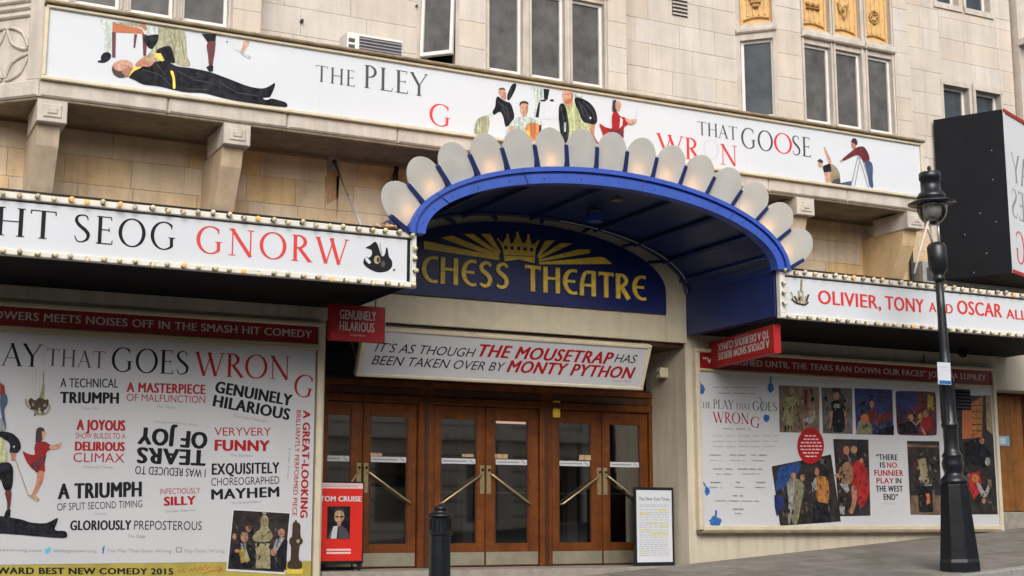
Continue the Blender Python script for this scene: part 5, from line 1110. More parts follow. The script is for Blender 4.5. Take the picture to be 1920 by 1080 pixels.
# small credits too fine to read: rows of short grey strokes
a = Art(YP); rr = random.Random(3)
def credits(y0, x0, x1, m='ink_mid', w_=1.3):
    x_ = x0
    while x_ < x1:
        e_ = min(x_ + rr.uniform(8, 26), x1); a.l([(x_, y0 + (x_ - x0) * .012), (e_, y0 + (e_ - x0) * .012)], w_, m); x_ = e_ + rr.uniform(2.5, 6)
for yy, xa, xb in ((726, 1336, 1422), (737, 1345, 1416), (804, 1355, 1407)): credits(yy, xa, xb, 'ink_grey')
for yy in (817, 827, 837): credits(yy, 1336, 1380); credits(yy, 1385, 1425); credits(yy, 1430, 1460)
for yy, xs_ in ((853, (1330, 1352, 1368, 1398, 1408, 1440)), (863, (1330, 1352, 1370, 1398, 1410, 1436)), (879, (1337, 1376, 1384, 1430)), (888, (1343, 1372, 1392, 1425)), (904, (1332, 1354, 1380, 1388, 1418, 1436)), (913, (1330, 1355, 1378, 1396, 1416, 1438)), (929, (1374, 1394)), (938, (1342, 1424)), (954, (1374, 1396)), (962, (1377, 1393))):
    for j in range(0, len(xs_), 2): credits(yy, xs_[j], xs_[j + 1], 'ink_grey' if yy in (853, 879, 904, 929, 954) else 'ink_mid')
a.build('credit_lines', pr)
a = Art(YP)
for (cx, cy, rx_, ry_) in ((1314, 730, 8, 9), (1445, 727, 6, 9), (1437, 784, 6, 7), (1326, 921, 5, 8), (1341, 978, 11, 10)):
    pts = [(cx + rx_ * (1 + .22 * math.sin(3 * k + cx)) * math.cos(k * .42), cy + ry_ * (1 + .2 * math.cos(2 * k + cy)) * math.sin(k * .42)) for k in range(15)]
    a.p(pts, 'splat')
a.l([(1310, 712), (1313, 722)], 5, 'splat').l([(1445, 706), (1445, 720)], 3.2, 'splat').l([(1319, 904), (1325, 916)], 2.6, 'splat').l([(1343, 957), (1342, 968)], 4, 'splat').l([(1424, 744), (1432, 760), (1428, 772)], 1.4, 'splat'); a.build('ink_splash', pr)
c1b = lambda l: [(1440 + x_ / 3.6, 700 + y_ / 3.6) for x_, y_ in l]
k1 = lambda x_, y_: (1440 + x_ / 3.6, 700 + y_ / 3.6)
def E_(a, x_, y_, rx_, ry_, m, rot=0): cx, cy = k1(x_, y_); return a.e(cx, cy, rx_ / 3.6, ry_ / 3.6, m, rot)
YQ = -.062
a = framed(pr, c1b([(72, 80), (345, 92), (348, 402), (78, 398)]), YQ, 'photo_brown'); a.p(c1b([(85, 110), (110, 150), (150, 160), (190, 150), (215, 200), (180, 240), (175, 300), (160, 395), (140, 395), (130, 300), (90, 330), (110, 240), (125, 200)]), 'lime'); E_(a, 160, 115, 20, 24, 'skin'); E_(a, 125, 220, 26, 20, 'khaki'); a.p(c1b([(225, 320), (260, 300), (290, 290), (315, 240), (325, 290), (300, 340), (250, 335)]), 'mint'); E_(a, 290, 270, 18, 22, 'skin_dark'); a.p(c1b([(240, 110), (270, 112), (265, 250), (245, 240)]), 'maroon'); a.build('stage_photograph', pr)
a = framed(pr, c1b([(360, 95), (568, 102), (572, 410), (370, 405)]), YQ, 'photo_grey'); a.p(c1b([(430, 190), (460, 180), (500, 185), (530, 250), (520, 400), (430, 400), (425, 260)]), 'suit'); a.p(c1b([(425, 250), (440, 255), (425, 370), (410, 375)]), 'skin'); a.p(c1b([(510, 250), (528, 250), (545, 355), (525, 360)]), 'skin'); E_(a, 462, 150, 20, 30, 'skin'); a.p(c1b([(430, 100), (490, 100), (492, 150), (470, 125), (440, 135)]), 'hair'); a.p(c1b([(448, 205), (485, 208), (482, 235), (440, 232)]), 'white_low'); a.build('stage_photograph', pr)
a = framed(pr, c1b([(582, 100), (838, 110), (850, 418), (595, 412)]), YQ, 'photo_blue'); a.p(c1b([(590, 420 - 8), (610, 330), (650, 280), (700, 350), (705, 412)]), 'khaki'); E_(a, 655, 300, 30, 26, 'rust'); E_(a, 700, 210, 16, 26, 'skin'); a.p(c1b([(670, 240), (730, 235), (740, 290), (840, 250), (843, 320), (720, 350), (680, 320)]), 'maroon'); a.p(c1b([(750, 380), (850, 350), (850, 415), (745, 412)]), 'suit'); a.l(c1b([(690, 140), (780, 142)]), 1, 'photo_grey').l(c1b([(720, 110), (722, 180)]), 1, 'photo_grey'); a.build('stage_photograph', pr)
c2b = lambda l: [(1660 + x_ / 2.842, 700 + y_ / 2.842) for x_, y_ in l]
a = framed(pr, c2b([(62, 92), (258, 98), (270, 108), (276, 320), (268, 333), (78, 330), (62, 318), (53, 105)]), YQ, 'photo_wine'); a.p(c2b([(60, 98), (170, 100), (165, 170), (110, 200), (58, 180)]), 'photo_blue').p(c2b([(225, 110), (255, 120), (262, 200), (225, 190)]), 'yellow').p(c2b([(180, 210), (235, 190), (250, 300), (205, 330), (180, 300)]), 'red_band').e(1660 + 135 / 2.842, 700 + 235 / 2.842, 6, 6, 'skin').e(1660 + 215 / 2.842, 700 + 215 / 2.842, 5, 7, 'skin').e(1660 + 185 / 2.842, 700 + 235 / 2.842, 4, 9, 'yellow').p(c2b([(70, 270), (140, 255), (180, 320), (80, 325)]), 'suit').l(c2b([(135, 250), (165, 275), (180, 250)]), 2.5, 'mint').l(c2b([(195, 290), (215, 330)]), 3, 'mint').build('stage_photograph', pr)
a = framed(pr, c1b([(25, 628), (425, 548), (492, 1000), (82, 1030)]), YQ, 'photo_dark'); a.p(c1b([(75, 625), (240, 590), (180, 720), (60, 800), (45, 800), (60, 700)]), 'splat').p(c1b([(42, 820), (110, 830), (100, 900), (60, 970), (45, 900)]), 'photo_blue').p(c1b([(120, 740), (160, 700), (220, 720), (250, 760), (230, 850), (200, 1020), (160, 1020), (150, 850)]), 'khaki')
a.p(c1b([(125, 760), (165, 720), (180, 800), (150, 1020), (135, 1020), (140, 850)]), 'mint'); E_(a, 172, 690, 16, 22, 'skin'); E_(a, 232, 705, 16, 22, 'skin'); a.p(c1b([(300, 730), (340, 690), (400, 700), (415, 780), (410, 860), (390, 900), (330, 860), (325, 780), (300, 790)]), 'orange').p(c1b([(295, 740), (325, 700), (330, 780), (300, 800)]), 'mint'); E_(a, 330, 665, 15, 28, 'skin_dark'); a.p(c1b([(310, 860), (400, 880), (430, 1005), (300, 1012)]), 'suit').build('stage_photograph', pr)
a = framed(pr, c1b([(440, 443), (678, 447), (692, 960), (480, 965)]), -.0645, 'photo_dark'); a.p(c1b([(570, 600), (640, 580), (680, 680), (690, 800), (640, 920), (590, 860), (560, 740)]), 'photo_red').p(c1b([(480, 640), (530, 590), (575, 620), (570, 740), (520, 760), (470, 710)]), 'tan').p(c1b([(560, 750), (600, 770), (598, 870), (575, 950), (545, 945), (570, 860)]), 'skin').p(c1b([(480, 740), (540, 750), (550, 790), (530, 810)]), 'mint'); E_(a, 530, 520, 22, 30, 'skin_dark'); E_(a, 582, 515, 20, 26, 'skin'); E_(a, 630, 590, 14, 18, 'skin_dark'); E_(a, 465, 690, 16, 14, 'skin'); a.p(c1b([(480, 900), (520, 900), (515, 955), (490, 950)]), 'mint'); a.build('stage_photograph', pr)
a = framed(pr, c2b([(115, 360), (287, 362), (302, 755), (135, 753)]), YQ, 'photo_dark'); a.p(c2b([(175, 460), (215, 450), (235, 580), (215, 600), (190, 560)]), 'moss').p(c2b([(200, 600), (245, 590), (240, 640), (215, 650)]), 'mint').e(1660 + 188 / 2.842, 700 + 560 / 2.842, 3.5, 4, 'white_low').p(c2b([(118, 375), (285, 385), (285, 395), (118, 392)]), 'photo_brown').p(c2b([(135, 650), (300, 650), (302, 752), (137, 752)]), 'photo_brown').p(c2b([(170, 600), (250, 600), (255, 740), (180, 740)]), 'suit').p(c2b([(215, 640), (235, 640), (240, 690), (220, 700)]), 'rust').build('stage_photograph', pr)
a = framed(pr, c2b([(330, 120), (562, 118), (600, 752), (345, 752)]), YQ, 'photo_dark')
a.p(c2b([(410, 190), (520, 120), (515, 340), (410, 350)]), 'rust').p(c2b([(470, 150), (515, 150), (512, 330), (465, 330)]), 'orange').p(c2b([(535, 120), (562, 120), (575, 330), (540, 300)]), 'moss').p(c2b([(420, 370), (500, 340), (560, 430), (540, 500), (430, 480)]), 'suit').p(c2b([(440, 540), (500, 520), (520, 620), (470, 670), (450, 620)]), 'photo_red').p(c2b([(480, 580), (500, 580), (530, 640), (548, 590), (558, 620), (535, 665), (515, 660)]), 'white')
a.e(1660 + 515 / 2.842, 700 + 360 / 2.842, 4.5, 6, 'skin').e(1660 + 545 / 2.842, 700 + 470 / 2.842, 5, 8, 'mint').e(1660 + 480 / 2.842, 700 + 560 / 2.842, 7, 8, 'orange').e(1660 + 545 / 2.842, 700 + 170 / 2.842, 4, 5, 'tan').e(1660 + 525 / 2.842, 700 + 680 / 2.842, 4, 5, 'skin_dark')
for k in range(5): a.l(c2b([(462, 170 + 34 * k), (515, 172 + 34 * k)]), 1.6, 'hair')
a.build('stage_photograph', pr)
a = Art(-.0665); a.e(1520, 836, 25.5, 34.5, 'red_sign')
for k, (xa, xb) in enumerate(((1509, 1530), (1507, 1535), (1502, 1540), (1500, 1542), (1501, 1541), (1505, 1536), (1510, 1531))):
    x_ = xa
    while x_ < xb - 1: e_ = min(x_ + rr.uniform(3.5, 9), xb); a.l([(x_, 817 + 6.4 * k), (e_, 817.4 + 6.4 * k)], 2.4, 'pink'); x_ = e_ + 1.6
a.build('red_badge', pr)
QP = pr; YP = -.0615
for s_, x0, x1_, yb, cap, m in (('“THERE', 1643, 1683, 862.5, 11.5, 'ink'), ('IS', 1650, 1660, 876.5, 10.5, 'ink'), ('NO', 1663.5, 1682, 876.8, 10.5, 'red_deep'), ('FUNNIER', 1639.5, 1694, 892, 11.5, 'red_deep'), ('PLAY', 1643.5, 1676, 906, 10.5, 'red_deep'), ('IN', 1679.5, 1690, 906, 10.5, 'ink'), ('THE WEST', 1642.5, 1693, 921.5, 11.5, 'ink'), ('END”', 1657, 1684, 937, 11.5, 'ink')):
    q(s_, x0, yb, x1_, yb + .3, cap, m, .03)
q('The Times', 1658, 946, 1678, 946, 3, gy)
mb = MB()  # faint fold lines of the pasted sheets
for x_ in (P(1462, 800, YP).x, P(1380, 800, YP).x): mb.box(x_, x_ + .004, -.0612, -.06, .57, 2.67, 'ink_pale')
for z_ in (1.28, 1.85): mb.box(RX0, P(1462, 800, YP).x, -.0612, -.06, z_, z_ + .004, 'ink_pale')
mb.build('fold_line', pr)
lv = thing('louvre_vent', (P(1810, 748, -.1).x, -.08, 2.0), 'black louvred vent box fixed over the stage photographs behind the lamp column', 'vent')
p0 = P(1795, 729, -.13); p1 = P(1825, 768, -.13); mb = MB(); mb.box(p0.x, p1.x, -.09, -.064, p1.z, p0.z, 'black_matt'); mb.build('housing', lv)
for k in range(6):
    z_ = p1.z + (p0.z - p1.z) * (k + .3) / 6; mb = MB(); mb.add([(p0.x + .01, -.10, z_), (p1.x - .01, -.10, z_), (p1.x - .01, -.088, z_ + .035), (p0.x + .01, -.088, z_ + .035)], [(0, 1, 2, 3)], 'black'); mb.build('slat', lv)

# ================================================================== TILTED SIGN OVER THE DOORS
ts = thing('tilted_sign', (8.0, -.15, 2.40), 'long tilted white sign over the doors comparing the play to two others', 'sign')
tl = Vector((5.93, -.16, 2.975)); trr = Vector((10.09, -.16, 2.975)); bl_ = Vector((5.93, .10, 2.39)); br_ = Vector((10.09, .10, 2.39))
ux_ = Vector((1, 0, 0)); uz_ = (tl - bl_); H_ = uz_.length; uz_.normalize(); nn = ux_.cross(uz_).normalized()   # outward
TM = Matrix(((ux_.x, -nn.x, uz_.x, bl_.x), (ux_.y, -nn.y, uz_.y, bl_.y), (ux_.z, -nn.z, uz_.z, bl_.z), (0, 0, 0, 1)))
Wd = 4.16
mb = MB(TM); mb.box(.03, Wd - .03, -.01, .06, .03, H_ - .03, 'white_low'); mb.build('panel', ts)
mb = MB(TM)
mb.slab(0, Wd, -.03, .07, 0, .045, 'cream', .01); mb.slab(0, Wd, -.03, .07, H_ - .045, H_, 'cream', .01); mb.slab(0, .06, -.028, .068, .045, H_ - .045, 'cream', .01); mb.slab(Wd - .06, Wd, -.028, .068, .045, H_ - .045, 'cream', .01); mb.build('frame', ts)
mb = MB()
for x_ in (6.0, 10.02): mb.tube([(x_, -.10, 2.96), (x_, .0, 3.06)], .008, 'socket', 6); mb.tube([(x_, .14, 2.5), (x_, .5, 2.9)], .012, 'brass', 6)
mb.build('hanging_bracket', ts)
p00 = TM @ Vector((0, -.012, 0)); nrm = nn
def pts_s(px_, py_): return PL(px_, py_, p00, nrm)
t = MB()
def sg(body, x0, y0, x1, y1, cap, m, off, shear=.28):
    BL = pts_s(x0, y0); BR = pts_s(x1, y1); BR.z = BL.z; BR.y = BL.y; TL = BL + uz_ * (pts_s(x0, y0 - cap) - BL).length * (1 if True else 1); text(t, body, BL, BR, TL, m, off, shear)
sg("IT’S AS THOUGH", 702, 659, 891, 668, 18, 'ink', .005); sg('THE MOUSETRAP', 896, 668, 1149, 678, 24, 'red_deep', .035); sg('HAS', 1151, 679, 1193, 681, 16.5, 'ink', .005)
sg('BEEN TAKEN OVER BY', 696, 683, 946, 694, 18, 'ink', .005); sg('MONTY PYTHON', 949, 697, 1189, 707, 23, 'red_deep', .035); sg('Sunday Times', 1148, 715, 1183, 717, 3, 'ink_grey', 0); t.words(ts)

# ================================================================== SMALL HANGING SIGNS
hs = thing('hanging_sign', (5.6, -.9, 2.68), 'small red box sign hanging over the tilted sign, reading genuinely hilarious', 'sign')
mb = MB(); a0 = P(620, 570, -.9); a1 = P(722, 576, -.9); zt, zb = 3.105, 2.685
mb.slab(a0.x, a1.x, -.9, -.80, zb, zt, 'red_sign', .006); mb.build('box', hs); mb = MB(); mb.box(a1.x, a1.x + .006, -.905, -.795, zb, zt, 'grey_metal'); mb.build('end_trim', hs)
mb = MB(); 
for x_ in (a0.x + .1, a1.x - .1): mb.tube([(x_, -.85, zt), (x_, -.85, 3.19)], .008, 'socket', 6)
mb.build('hanger', hs)
t = MB(); Y9 = -.9015; xa, xb = P(637, 600, Y9).x, P(705, 600, Y9).x
text(t, 'GENUINELY', Vector((xa, Y9, 2.935)), Vector((xb, Y9, 2.935)), Vector((xa, Y9, 3.05)), 'letter_white', .01); text(t, 'HILARIOUS', Vector((xa, Y9, 2.80)), Vector((xb - .02, Y9, 2.80)), Vector((xa, Y9, 2.915)), 'letter_white', .01)
text(t, 'The Daily Telegraph', Vector((xa + .13, Y9, 2.745)), Vector((xb - .13, Y9, 2.745)), Vector((xa + .13, Y9, 2.765)), 'pink', 0); t.words(hs)
near = Vector((10.80, -1.92, 0)); far = Vector((11.13, .02, 0)); dv = (far - near).normalized()
hr = thing('hanging_sign', (10.9, -1.0, 2.72), 'red box sign hanging under the blue arch foot with its words upside down', 'sign')
Ln = 1.93; n2 = Vector((-dv.y, dv.x, 0)); n2 = n2 if n2.x < 0 else -n2     # towards the viewer's left
mb = MB(); za, zb2 = 2.725, 3.09
c_ = [near, near + dv * Ln, near + dv * Ln - n2 * .10, near - n2 * .10]
mb.prism3([(p.x, p.y, za) for p in c_], (0, 0, zb2 - za), 'red_sign'); mb.build('box', hr)
mb = MB(); 
for k in (.25, 1.6): p = near + dv * k - n2 * .05; mb.tube([(p.x, p.y, zb2), (p.x, p.y, 3.19)], .008, 'socket', 6)
mb.build('hanger', hr)
t = MB()
def on2(s_, z): p = near + dv * s_ + n2 * .0016; return Vector((p.x, p.y, z))
# seen from the left the near end is on the right: upside-down lines run from the near end to the far end
for body, z, cap, s0_, s1_, m, off in (('A JOYOUS SHOW BUILDS', 2.905, .105, .12, 1.62, 'letter_white', .04), ('TO A DELIRIOUS CLIMAX', 3.03, .105, .12, 1.62, 'letter_white', .04), ('Financial Times', 3.06, .02, .7, 1.1, 'pink', 0)):
    text(t, body, on2(s0_, z), on2(s1_, z), on2(s0_, z - cap), m, off)
t.words(hr)

# ================================================================== A-BOARDS BY THE DOORS
FLZ = .02
ab = thing('poster_stand', (5.84, .3, FLZ), 'bright red poster stand with a man in sunglasses, leaning beside the first door', 'poster stand')
xa, xb = 5.56, 6.13; ya = .30
mb = MB(); mb.slab(xa - .02, xb + .02, ya, ya + .022, .10, 1.10, 'black', .004); 
for x_ in (xa + .03, xb - .03): mb.box(x_ - .02, x_ + .02, ya, ya + .03, FLZ, .12, 'black')
mb.box(xa, xb, ya + .25, ya + .28, FLZ, .06, 'black'); mb.tube([(xa + .03, ya + .27, .04), (xa + .03, ya + .04, 1.0)], .012, 'black', 6); mb.tube([(xb - .03, ya + .27, .04), (xb - .03, ya + .04, 1.0)], .012, 'black', 6); mb.build('frame', ab)
mb = MB(); mb.box(xa, xb, ya - .003, ya, .14, 1.08, 'red_bright'); mb.build('poster', ab)
a = Art(ya - .004); z2 = lambda p_: p_
def AX(u_, v_): return (xa + (xb - xa) * u_, .14 + .94 * v_)
def ap(mb_, uv, m, k): mb_.flat([(AX(u_, v_)[0], ya - .0035 - .0004 * k, AX(u_, v_)[1]) for u_, v_ in uv], m)
g_ = MB(); ap(g_, [(0, .93), (1, .93), (1, 1), (0, 1)], 'pink', 1); ap(g_, [(.2, .28), (.72, .28), (.72, .70), (.2, .70)], 'suit', 1)
def eu(cx, cy, rx_, ry_): return [(cx + rx_ * math.cos(k * .45), cy + ry_ * math.sin(k * .45)) for k in range(14)]
ap(g_, eu(.47, .57, .115, .085), 'tan', 3); ap(g_, [(.34, .60), (.38, .67), (.47, .69), (.57, .67), (.60, .60), (.55, .64), (.42, .645)], 'hair', 4); ap(g_, [(.37, .575), (.46, .575), (.455, .555), (.38, .555)], 'ink', 5); ap(g_, [(.48, .575), (.57, .575), (.56, .555), (.485, .555)], 'ink', 5)
ap(g_, [(.42, .50), (.52, .50), (.50, .44), (.44, .44)], 'skin_dark', 5); ap(g_, [(.34, .44), (.44, .45), (.42, .285), (.27, .285)], 'white_low', 6); ap(g_, [(.22, .30), (.33, .44), (.28, .285), (.22, .285)], 'ink_soft', 6); ap(g_, [(.46, .45), (.62, .42), (.70, .34), (.70, .285), (.46, .285)], 'ink_soft', 6); ap(g_, [(.44, .51), (.50, .51), (.50, .502), (.44, .502)], 'maroon', 7)
g_.build('portrait', ab)
t = MB(); yy = ya - .005
text(t, 'TOM CRUISE', Vector((AX(.03, 0)[0], yy, AX(0, .765)[1])), Vector((AX(.97, 0)[0], yy, AX(0, .765)[1])), Vector((AX(.03, 0)[0], yy, AX(0, .835)[1])), 'white', .04)
for k in range(2): ap(t, [(.2, .13 - .04 * k), (.75, .13 - .04 * k), (.75, .155 - .04 * k), (.2, .155 - .04 * k)], 'pink', 2)
for k in range(2): ap(t, [(.05, .95 + .022 * k), (.9, .95 + .022 * k), (.9, .958 + .022 * k), (.05, .958 + .022 * k)], 'ink_grey', 2)
t.words(ab)
ab2 = thing('poster_stand', (10.4, .28, FLZ), 'black framed poster stand with a highlighted newspaper review beside the last door', 'poster stand')
xa, xb = 10.09, 10.66; ya = .28
mb = MB(); mb.slab(xa - .03, xb + .03, ya, ya + .05, FLZ, .07, 'black', .006); mb.slab(xa - .03, xb + .03, ya, ya + .05, 1.04, 1.08, 'black', .006); mb.slab(xa - .03, xa, ya + .001, ya + .05, .07, 1.04, 'black', .006); mb.slab(xb, xb + .03, ya + .001, ya + .05, .07, 1.04, 'black', .006); mb.box(xa, xb, ya + .02, ya + .04, .07, 1.04, 'black'); mb.build('frame', ab2)
mb = MB(); mb.box(xa, xb, ya + .008, ya + .02, .07, 1.04, 'white'); mb.build('poster', ab2)
t = MB()
def AY(u_, v_): return (xa + (xb - xa) * u_, .07 + .97 * v_)
def ap2(mb_, uv, m, k): mb_.flat([(AY(u_, v_)[0], ya + .0075 - .0004 * k, AY(u_, v_)[1]) for u_, v_ in uv], m)
text(t, 'The New York Times', Vector((AY(.07, 0)[0], ya + .006, AY(0, .855)[1])), Vector((AY(.93, 0)[0], ya + .006, AY(0, .855)[1])), Vector((AY(.07, 0)[0], ya + .006, AY(0, .905)[1])), 'ink_soft', .0)
rows = [.79, .77, .725, .685, .655, .62, .58, .54, .51, .48, .44, .41, .37, .34, .30, .27, .24, .21, .18, .15, .12, .09]
for k, v_ in enumerate(rows):
    u_ = .08
    while u_ < .88: e_ = min(u_ + rr.uniform(.05, .16), .9); ap2(t, [(u_, v_), (e_, v_), (e_, v_ + .009), (u_, v_ + .009)], 'ink_mid', 3); u_ = e_ + .03
t.words(ab2)
t = MB()
for u0, u1, v_ in ((.62, .88, .705), (.08, .33, .665), (.27, .82, .53), (.68, .9, .475), (.1, .33, .435), (.4, .88, .38), (.08, .25, .085)): ap2(t, [(u0, v_), (u1, v_ + .004), (u1, v_ + .024), (u0, v_ + .02)], 'hi_yellow', 2)
t.build('highlighting', ab2)

# ================================================================== BIG CORNER SIGN
bs = thing('projecting_sign', (15.9, -.5, 4.27), 'tall black sided box sign behind the street lamp with mirrored play title on white', 'sign')
A3, B3, C3, D3 = Vector((15.50, -.06, 0)), Vector((16.03, -.98, 0)), Vector((18.9, .15, 0)), Vector((18.6, .3, 0))
zt, zb = 6.90, 4.33
C3 = B3 + Vector((.918, .395, 0)) * 2.6; D3 = Vector((C3.x - .1, C3.y + .05, 0)); 
mb = MB(); mb.prism3([(p.x, p.y, zb) for p in (A3, B3, C3, Vector((18.2, .5, 0)))], (0, 0, zt - zb), 'black_panel'); mb.build('box', bs)
u3 = (C3 - B3).normalized(); n3 = Vector((u3.y, -u3.x, 0))
def on3(s_, z, k=0): p = B3 + u3 * s_ + n3 * (.003 + k); return Vector((p.x, p.y, z))
mb = MB(); mb.prism3([on3(.0, zb), on3(2.6, zb), on3(2.6, zt), on3(0, zt)], n3 * .006, 'white'); mb.build('face', bs)
mb = MB()
for (s0_, s1_, z0_, z1_) in ((0, 2.6, zt - .05, zt + .005), (0, 2.6, zb - .005, zb + .05)): mb.prism3([on3(s0_, z0_, .006), on3(s1_, z0_, .006), on3(s1_, z1_, .006), on3(s0_, z1_, .006)], n3 * .02, 'red_sign')
mb.prism3([on3(-.01, zb + .05, .006), on3(.05, zb + .05, .006), on3(.05, zt - .05, .006), on3(-.01, zt - .05, .006)], n3 * .012, 'white'); mb.build('trim', bs)
t = MB(); serif(t, 'YALP', on3(.24, 5.80, .008), on3(1.5, 5.80, .008), Vector((0, 0, .46)), 'ink_grey', .04, mirror=True); serif(t, 'SEOG', on3(.13, 5.22, .008), on3(1.55, 5.22, .008), Vector((0, 0, .46)), 'ink_grey', .06, mirror=True); serif(t, 'GNORW', on3(.18, 4.52, .008), on3(2.3, 4.52, .008), Vector((0, 0, .50)), 'red', .06, mirror=True); t.words(bs)
mb = MB()
for (py_, px_) in ((282, 1859), (337, 1862), (400, 1838), (416, 1868), (440, 1809), (475, 1850), (511, 1826)):
    mb.ball(PL(px_, py_, A3, (B3 - A3).normalized().cross(Vector((0, 0, 1)))), .012, .012, .012, 'ink_grey', 6, 4)
mb.build('bolt', bs)
eb = thing('junction_box', (15.1, -.1, 3.9), 'pale grey electrical box on the wall behind the street lamp', 'electrical box')
mb = MB(); mb.slab(14.95, 15.25, -.25, -.001, 3.85, 4.55, 'grey_metal', .01); mb.build('housing', eb); mb = MB(); mb.slab(15.02, 15.12, -.26, -.25, 3.95, 4.1, 'ink', .003); mb.slab(15.02, 15.2, -.262, -.25, 4.25, 4.45, 'ink_soft', .003); mb.build('cover', eb)
mb = MB(); mb.tube([(14.9, -.06, 3.76), (14.9, -.06, 5.0)], .03, 'cable', 8); mb.build('conduit', eb)

# ================================================================== STREET LAMP
lp = thing('street_lamp', (12.55, -3.15, gz(12.55, -3.15)), 'black cast iron street lamp with globe lantern in front of the photo poster board', 'street lamp')
x0, y0, z0 = lp.location
tiltM = Matrix.Translation((x0, y0, z0)) @ Matrix.Rotation(R(-1.6), 4, 'Y')
def lmb(): return MB(tiltM)
mb = lmb(); mb.lathe([(.25, -.03), (.25, .10), (.238, .14), (.205, .55), (.172, 1.02), (.16, 1.04)], (0, 0, 0), 'black', 8, .5, False); mb.build('base', lp)
mb = lmb(); mb.lathe([(.155, 1.03), (.172, 1.05), (.172, 1.08), (.135, 1.12), (.108, 1.15), (.108, 1.18), (.126, 1.23), (.130, 1.29), (.112, 1.35), (.122, 1.37), (.122, 1.39), (.096, 1.42), (.088, 1.46), (.088, 1.70), (.094, 1.72), (.104, 1.74), (.104, 1.765), (.09, 1.79), (.086, 2.0), (.082, 2.28), (.092, 2.30), (.092, 2.33), (.068, 2.37), (.060, 2.7), (.052, 3.2), (.046, 3.7)], (0, 0, 0), 'black', 18); mb.build('column', lp)
mb = lmb()
for k in range(8): a_ = k * math.pi / 4; mb.tube([(.089 * math.cos(a_), .089 * math.sin(a_), 1.80), (.083 * math.cos(a_), .083 * math.sin(a_), 2.28)], .010, 'black', 6)
for k in range(8):
    a_ = (k + .5) * math.pi / 4; mb.tube([(.235 * math.cos(a_), .235 * math.sin(a_), .14), (.155 * math.cos(a_), .155 * math.sin(a_), 1.03)], .009, 'black', 6)
mb.build('moulding', lp)
mb = lmb(); mb.lathe([(.05, 3.54), (.078, 3.56), (.078, 3.60), (.06, 3.62), (.09, 3.66), (.12, 3.70), (.123, 3.98), (.095, 4.03), (.04, 4.05)], (0, 0, 0), 'black', 12); mb.build('collar_box', lp)
mb = lmb(); mb.tube([(-.06, 0, 4.02), (-.12, .0, 4.20), (-.13, .0, 4.30)], .014, 'steel', 8); mb.tube([(.05, 0, 4.04), (.05, .0, 4.34)], .014, 'steel', 8); mb.build('lantern_arm', lp)
mb = lmb(); mb.tube([(-.10, -.02, 4.36), (-.30, -.02, 3.92), (-.42, -.02, 3.62)], .014, 'letter_white', 8); mb.build('stay_rod', lp)
mb = lmb(); gl = [(.185 * math.sin(math.pi / 2 * k / 8), 4.48 - .22 * math.cos(math.pi / 2 * k / 8)) for k in range(9)]
gl[0] = (.02, gl[0][1]); mb.lathe(gl + [(.188, 4.51), (.188, 4.56)], (-.03, 0, 0), 'lamp_glass', 20); mb.build('glass_globe', lp)
mb = lmb(); mb.ball((-.03, 0, 4.46), .12, .12, .14, 'lamp_inner', 10, 6); mb.build('lamp_bulb', lp)
mb = lmb(); mb.lathe([(.295, 4.535), (.295, 4.548), (.20, 4.59), (.17, 4.595)], (-.03, 0, 0), 'black', 24); mb.lathe([(.17, 4.59), (.175, 4.64), (.15, 4.68), (.125, 4.69), (.122, 4.84), (.136, 4.85), (.136, 4.93), (.12, 4.945), (.03, 4.95), (.018, 4.975), (.028, 4.99), (.022, 5.02), (.008, 5.03)], (-.03, 0, 0), 'black', 20); mb.build('lantern_cap', lp)
sn = thing('parking_plate', (12.35, -3.3, 2.3), 'small white and blue plate strapped to the street lamp column', 'sign')
pa = P(1757, 679, -3.28); pb_ = P(1783, 722, -3.28)
mb = MB(); mb.slab(pa.x, pb_.x, -3.29, -3.275, pb_.z, pa.z, 'white', .003); mb.build('plate', sn); mb = MB(); mb.box(pa.x + .01, pb_.x - .01, -3.2925, -3.2905, pb_.z + .008, pb_.z + .05, 'splat'); mb.build('blue_band', sn)
mb = MB(); mb.box(pa.x + .04, pb_.x - .03, -3.2925, -3.2905, pb_.z + .17, pb_.z + .185, 'ink_pale'); mb.box(pa.x + .04, pb_.x - .05, -3.2925, -3.2905, pb_.z + .21, pb_.z + .225, 'ink_pale'); mb.build('faint_print', sn)
# ================================================================== BOLLARD
bo = thing('bollard', (P(825, 1000, -3.2).x, -3.2, gz(5.64, -3.2)), 'black cast iron bollard standing in front of the centre doors', 'bollard')
x0, y0, z0 = bo.location; zt = .765 - z0
mb = MB(); mb.lathe([(.16, -.02), (.16, .12), (.13, .16), (.115, .20), (.105, zt - .30), (.105, zt - .295), (.12, zt - .285), (.12, zt - .265), (.103, zt - .255), (.10, zt - .12), (.10, zt - .115)], (x0, y0, z0), 'black', 12, .5, False); mb.build('shaft', bo)
mb = MB(); mb.lathe([(.10, zt - .12), (.135, zt - .105), (.135, zt - .09), (.10, zt - .075), (.07, zt - .065), (.07, zt - .035), (.078, zt - .03), (.06, zt - .005), (.02, zt)], (x0, y0, z0), 'black', 16); mb.build('cap', bo)
mb = MB()
for k in range(12): a_ = k * math.pi / 6; mb.tube([(x0 + .103 * math.cos(a_), y0 + .103 * math.sin(a_), z0 + zt - .24), (x0 + .101 * math.cos(a_), y0 + .101 * math.sin(a_), z0 + zt - .13)], .010, 'black', 5)
mb.build('fluting', bo)

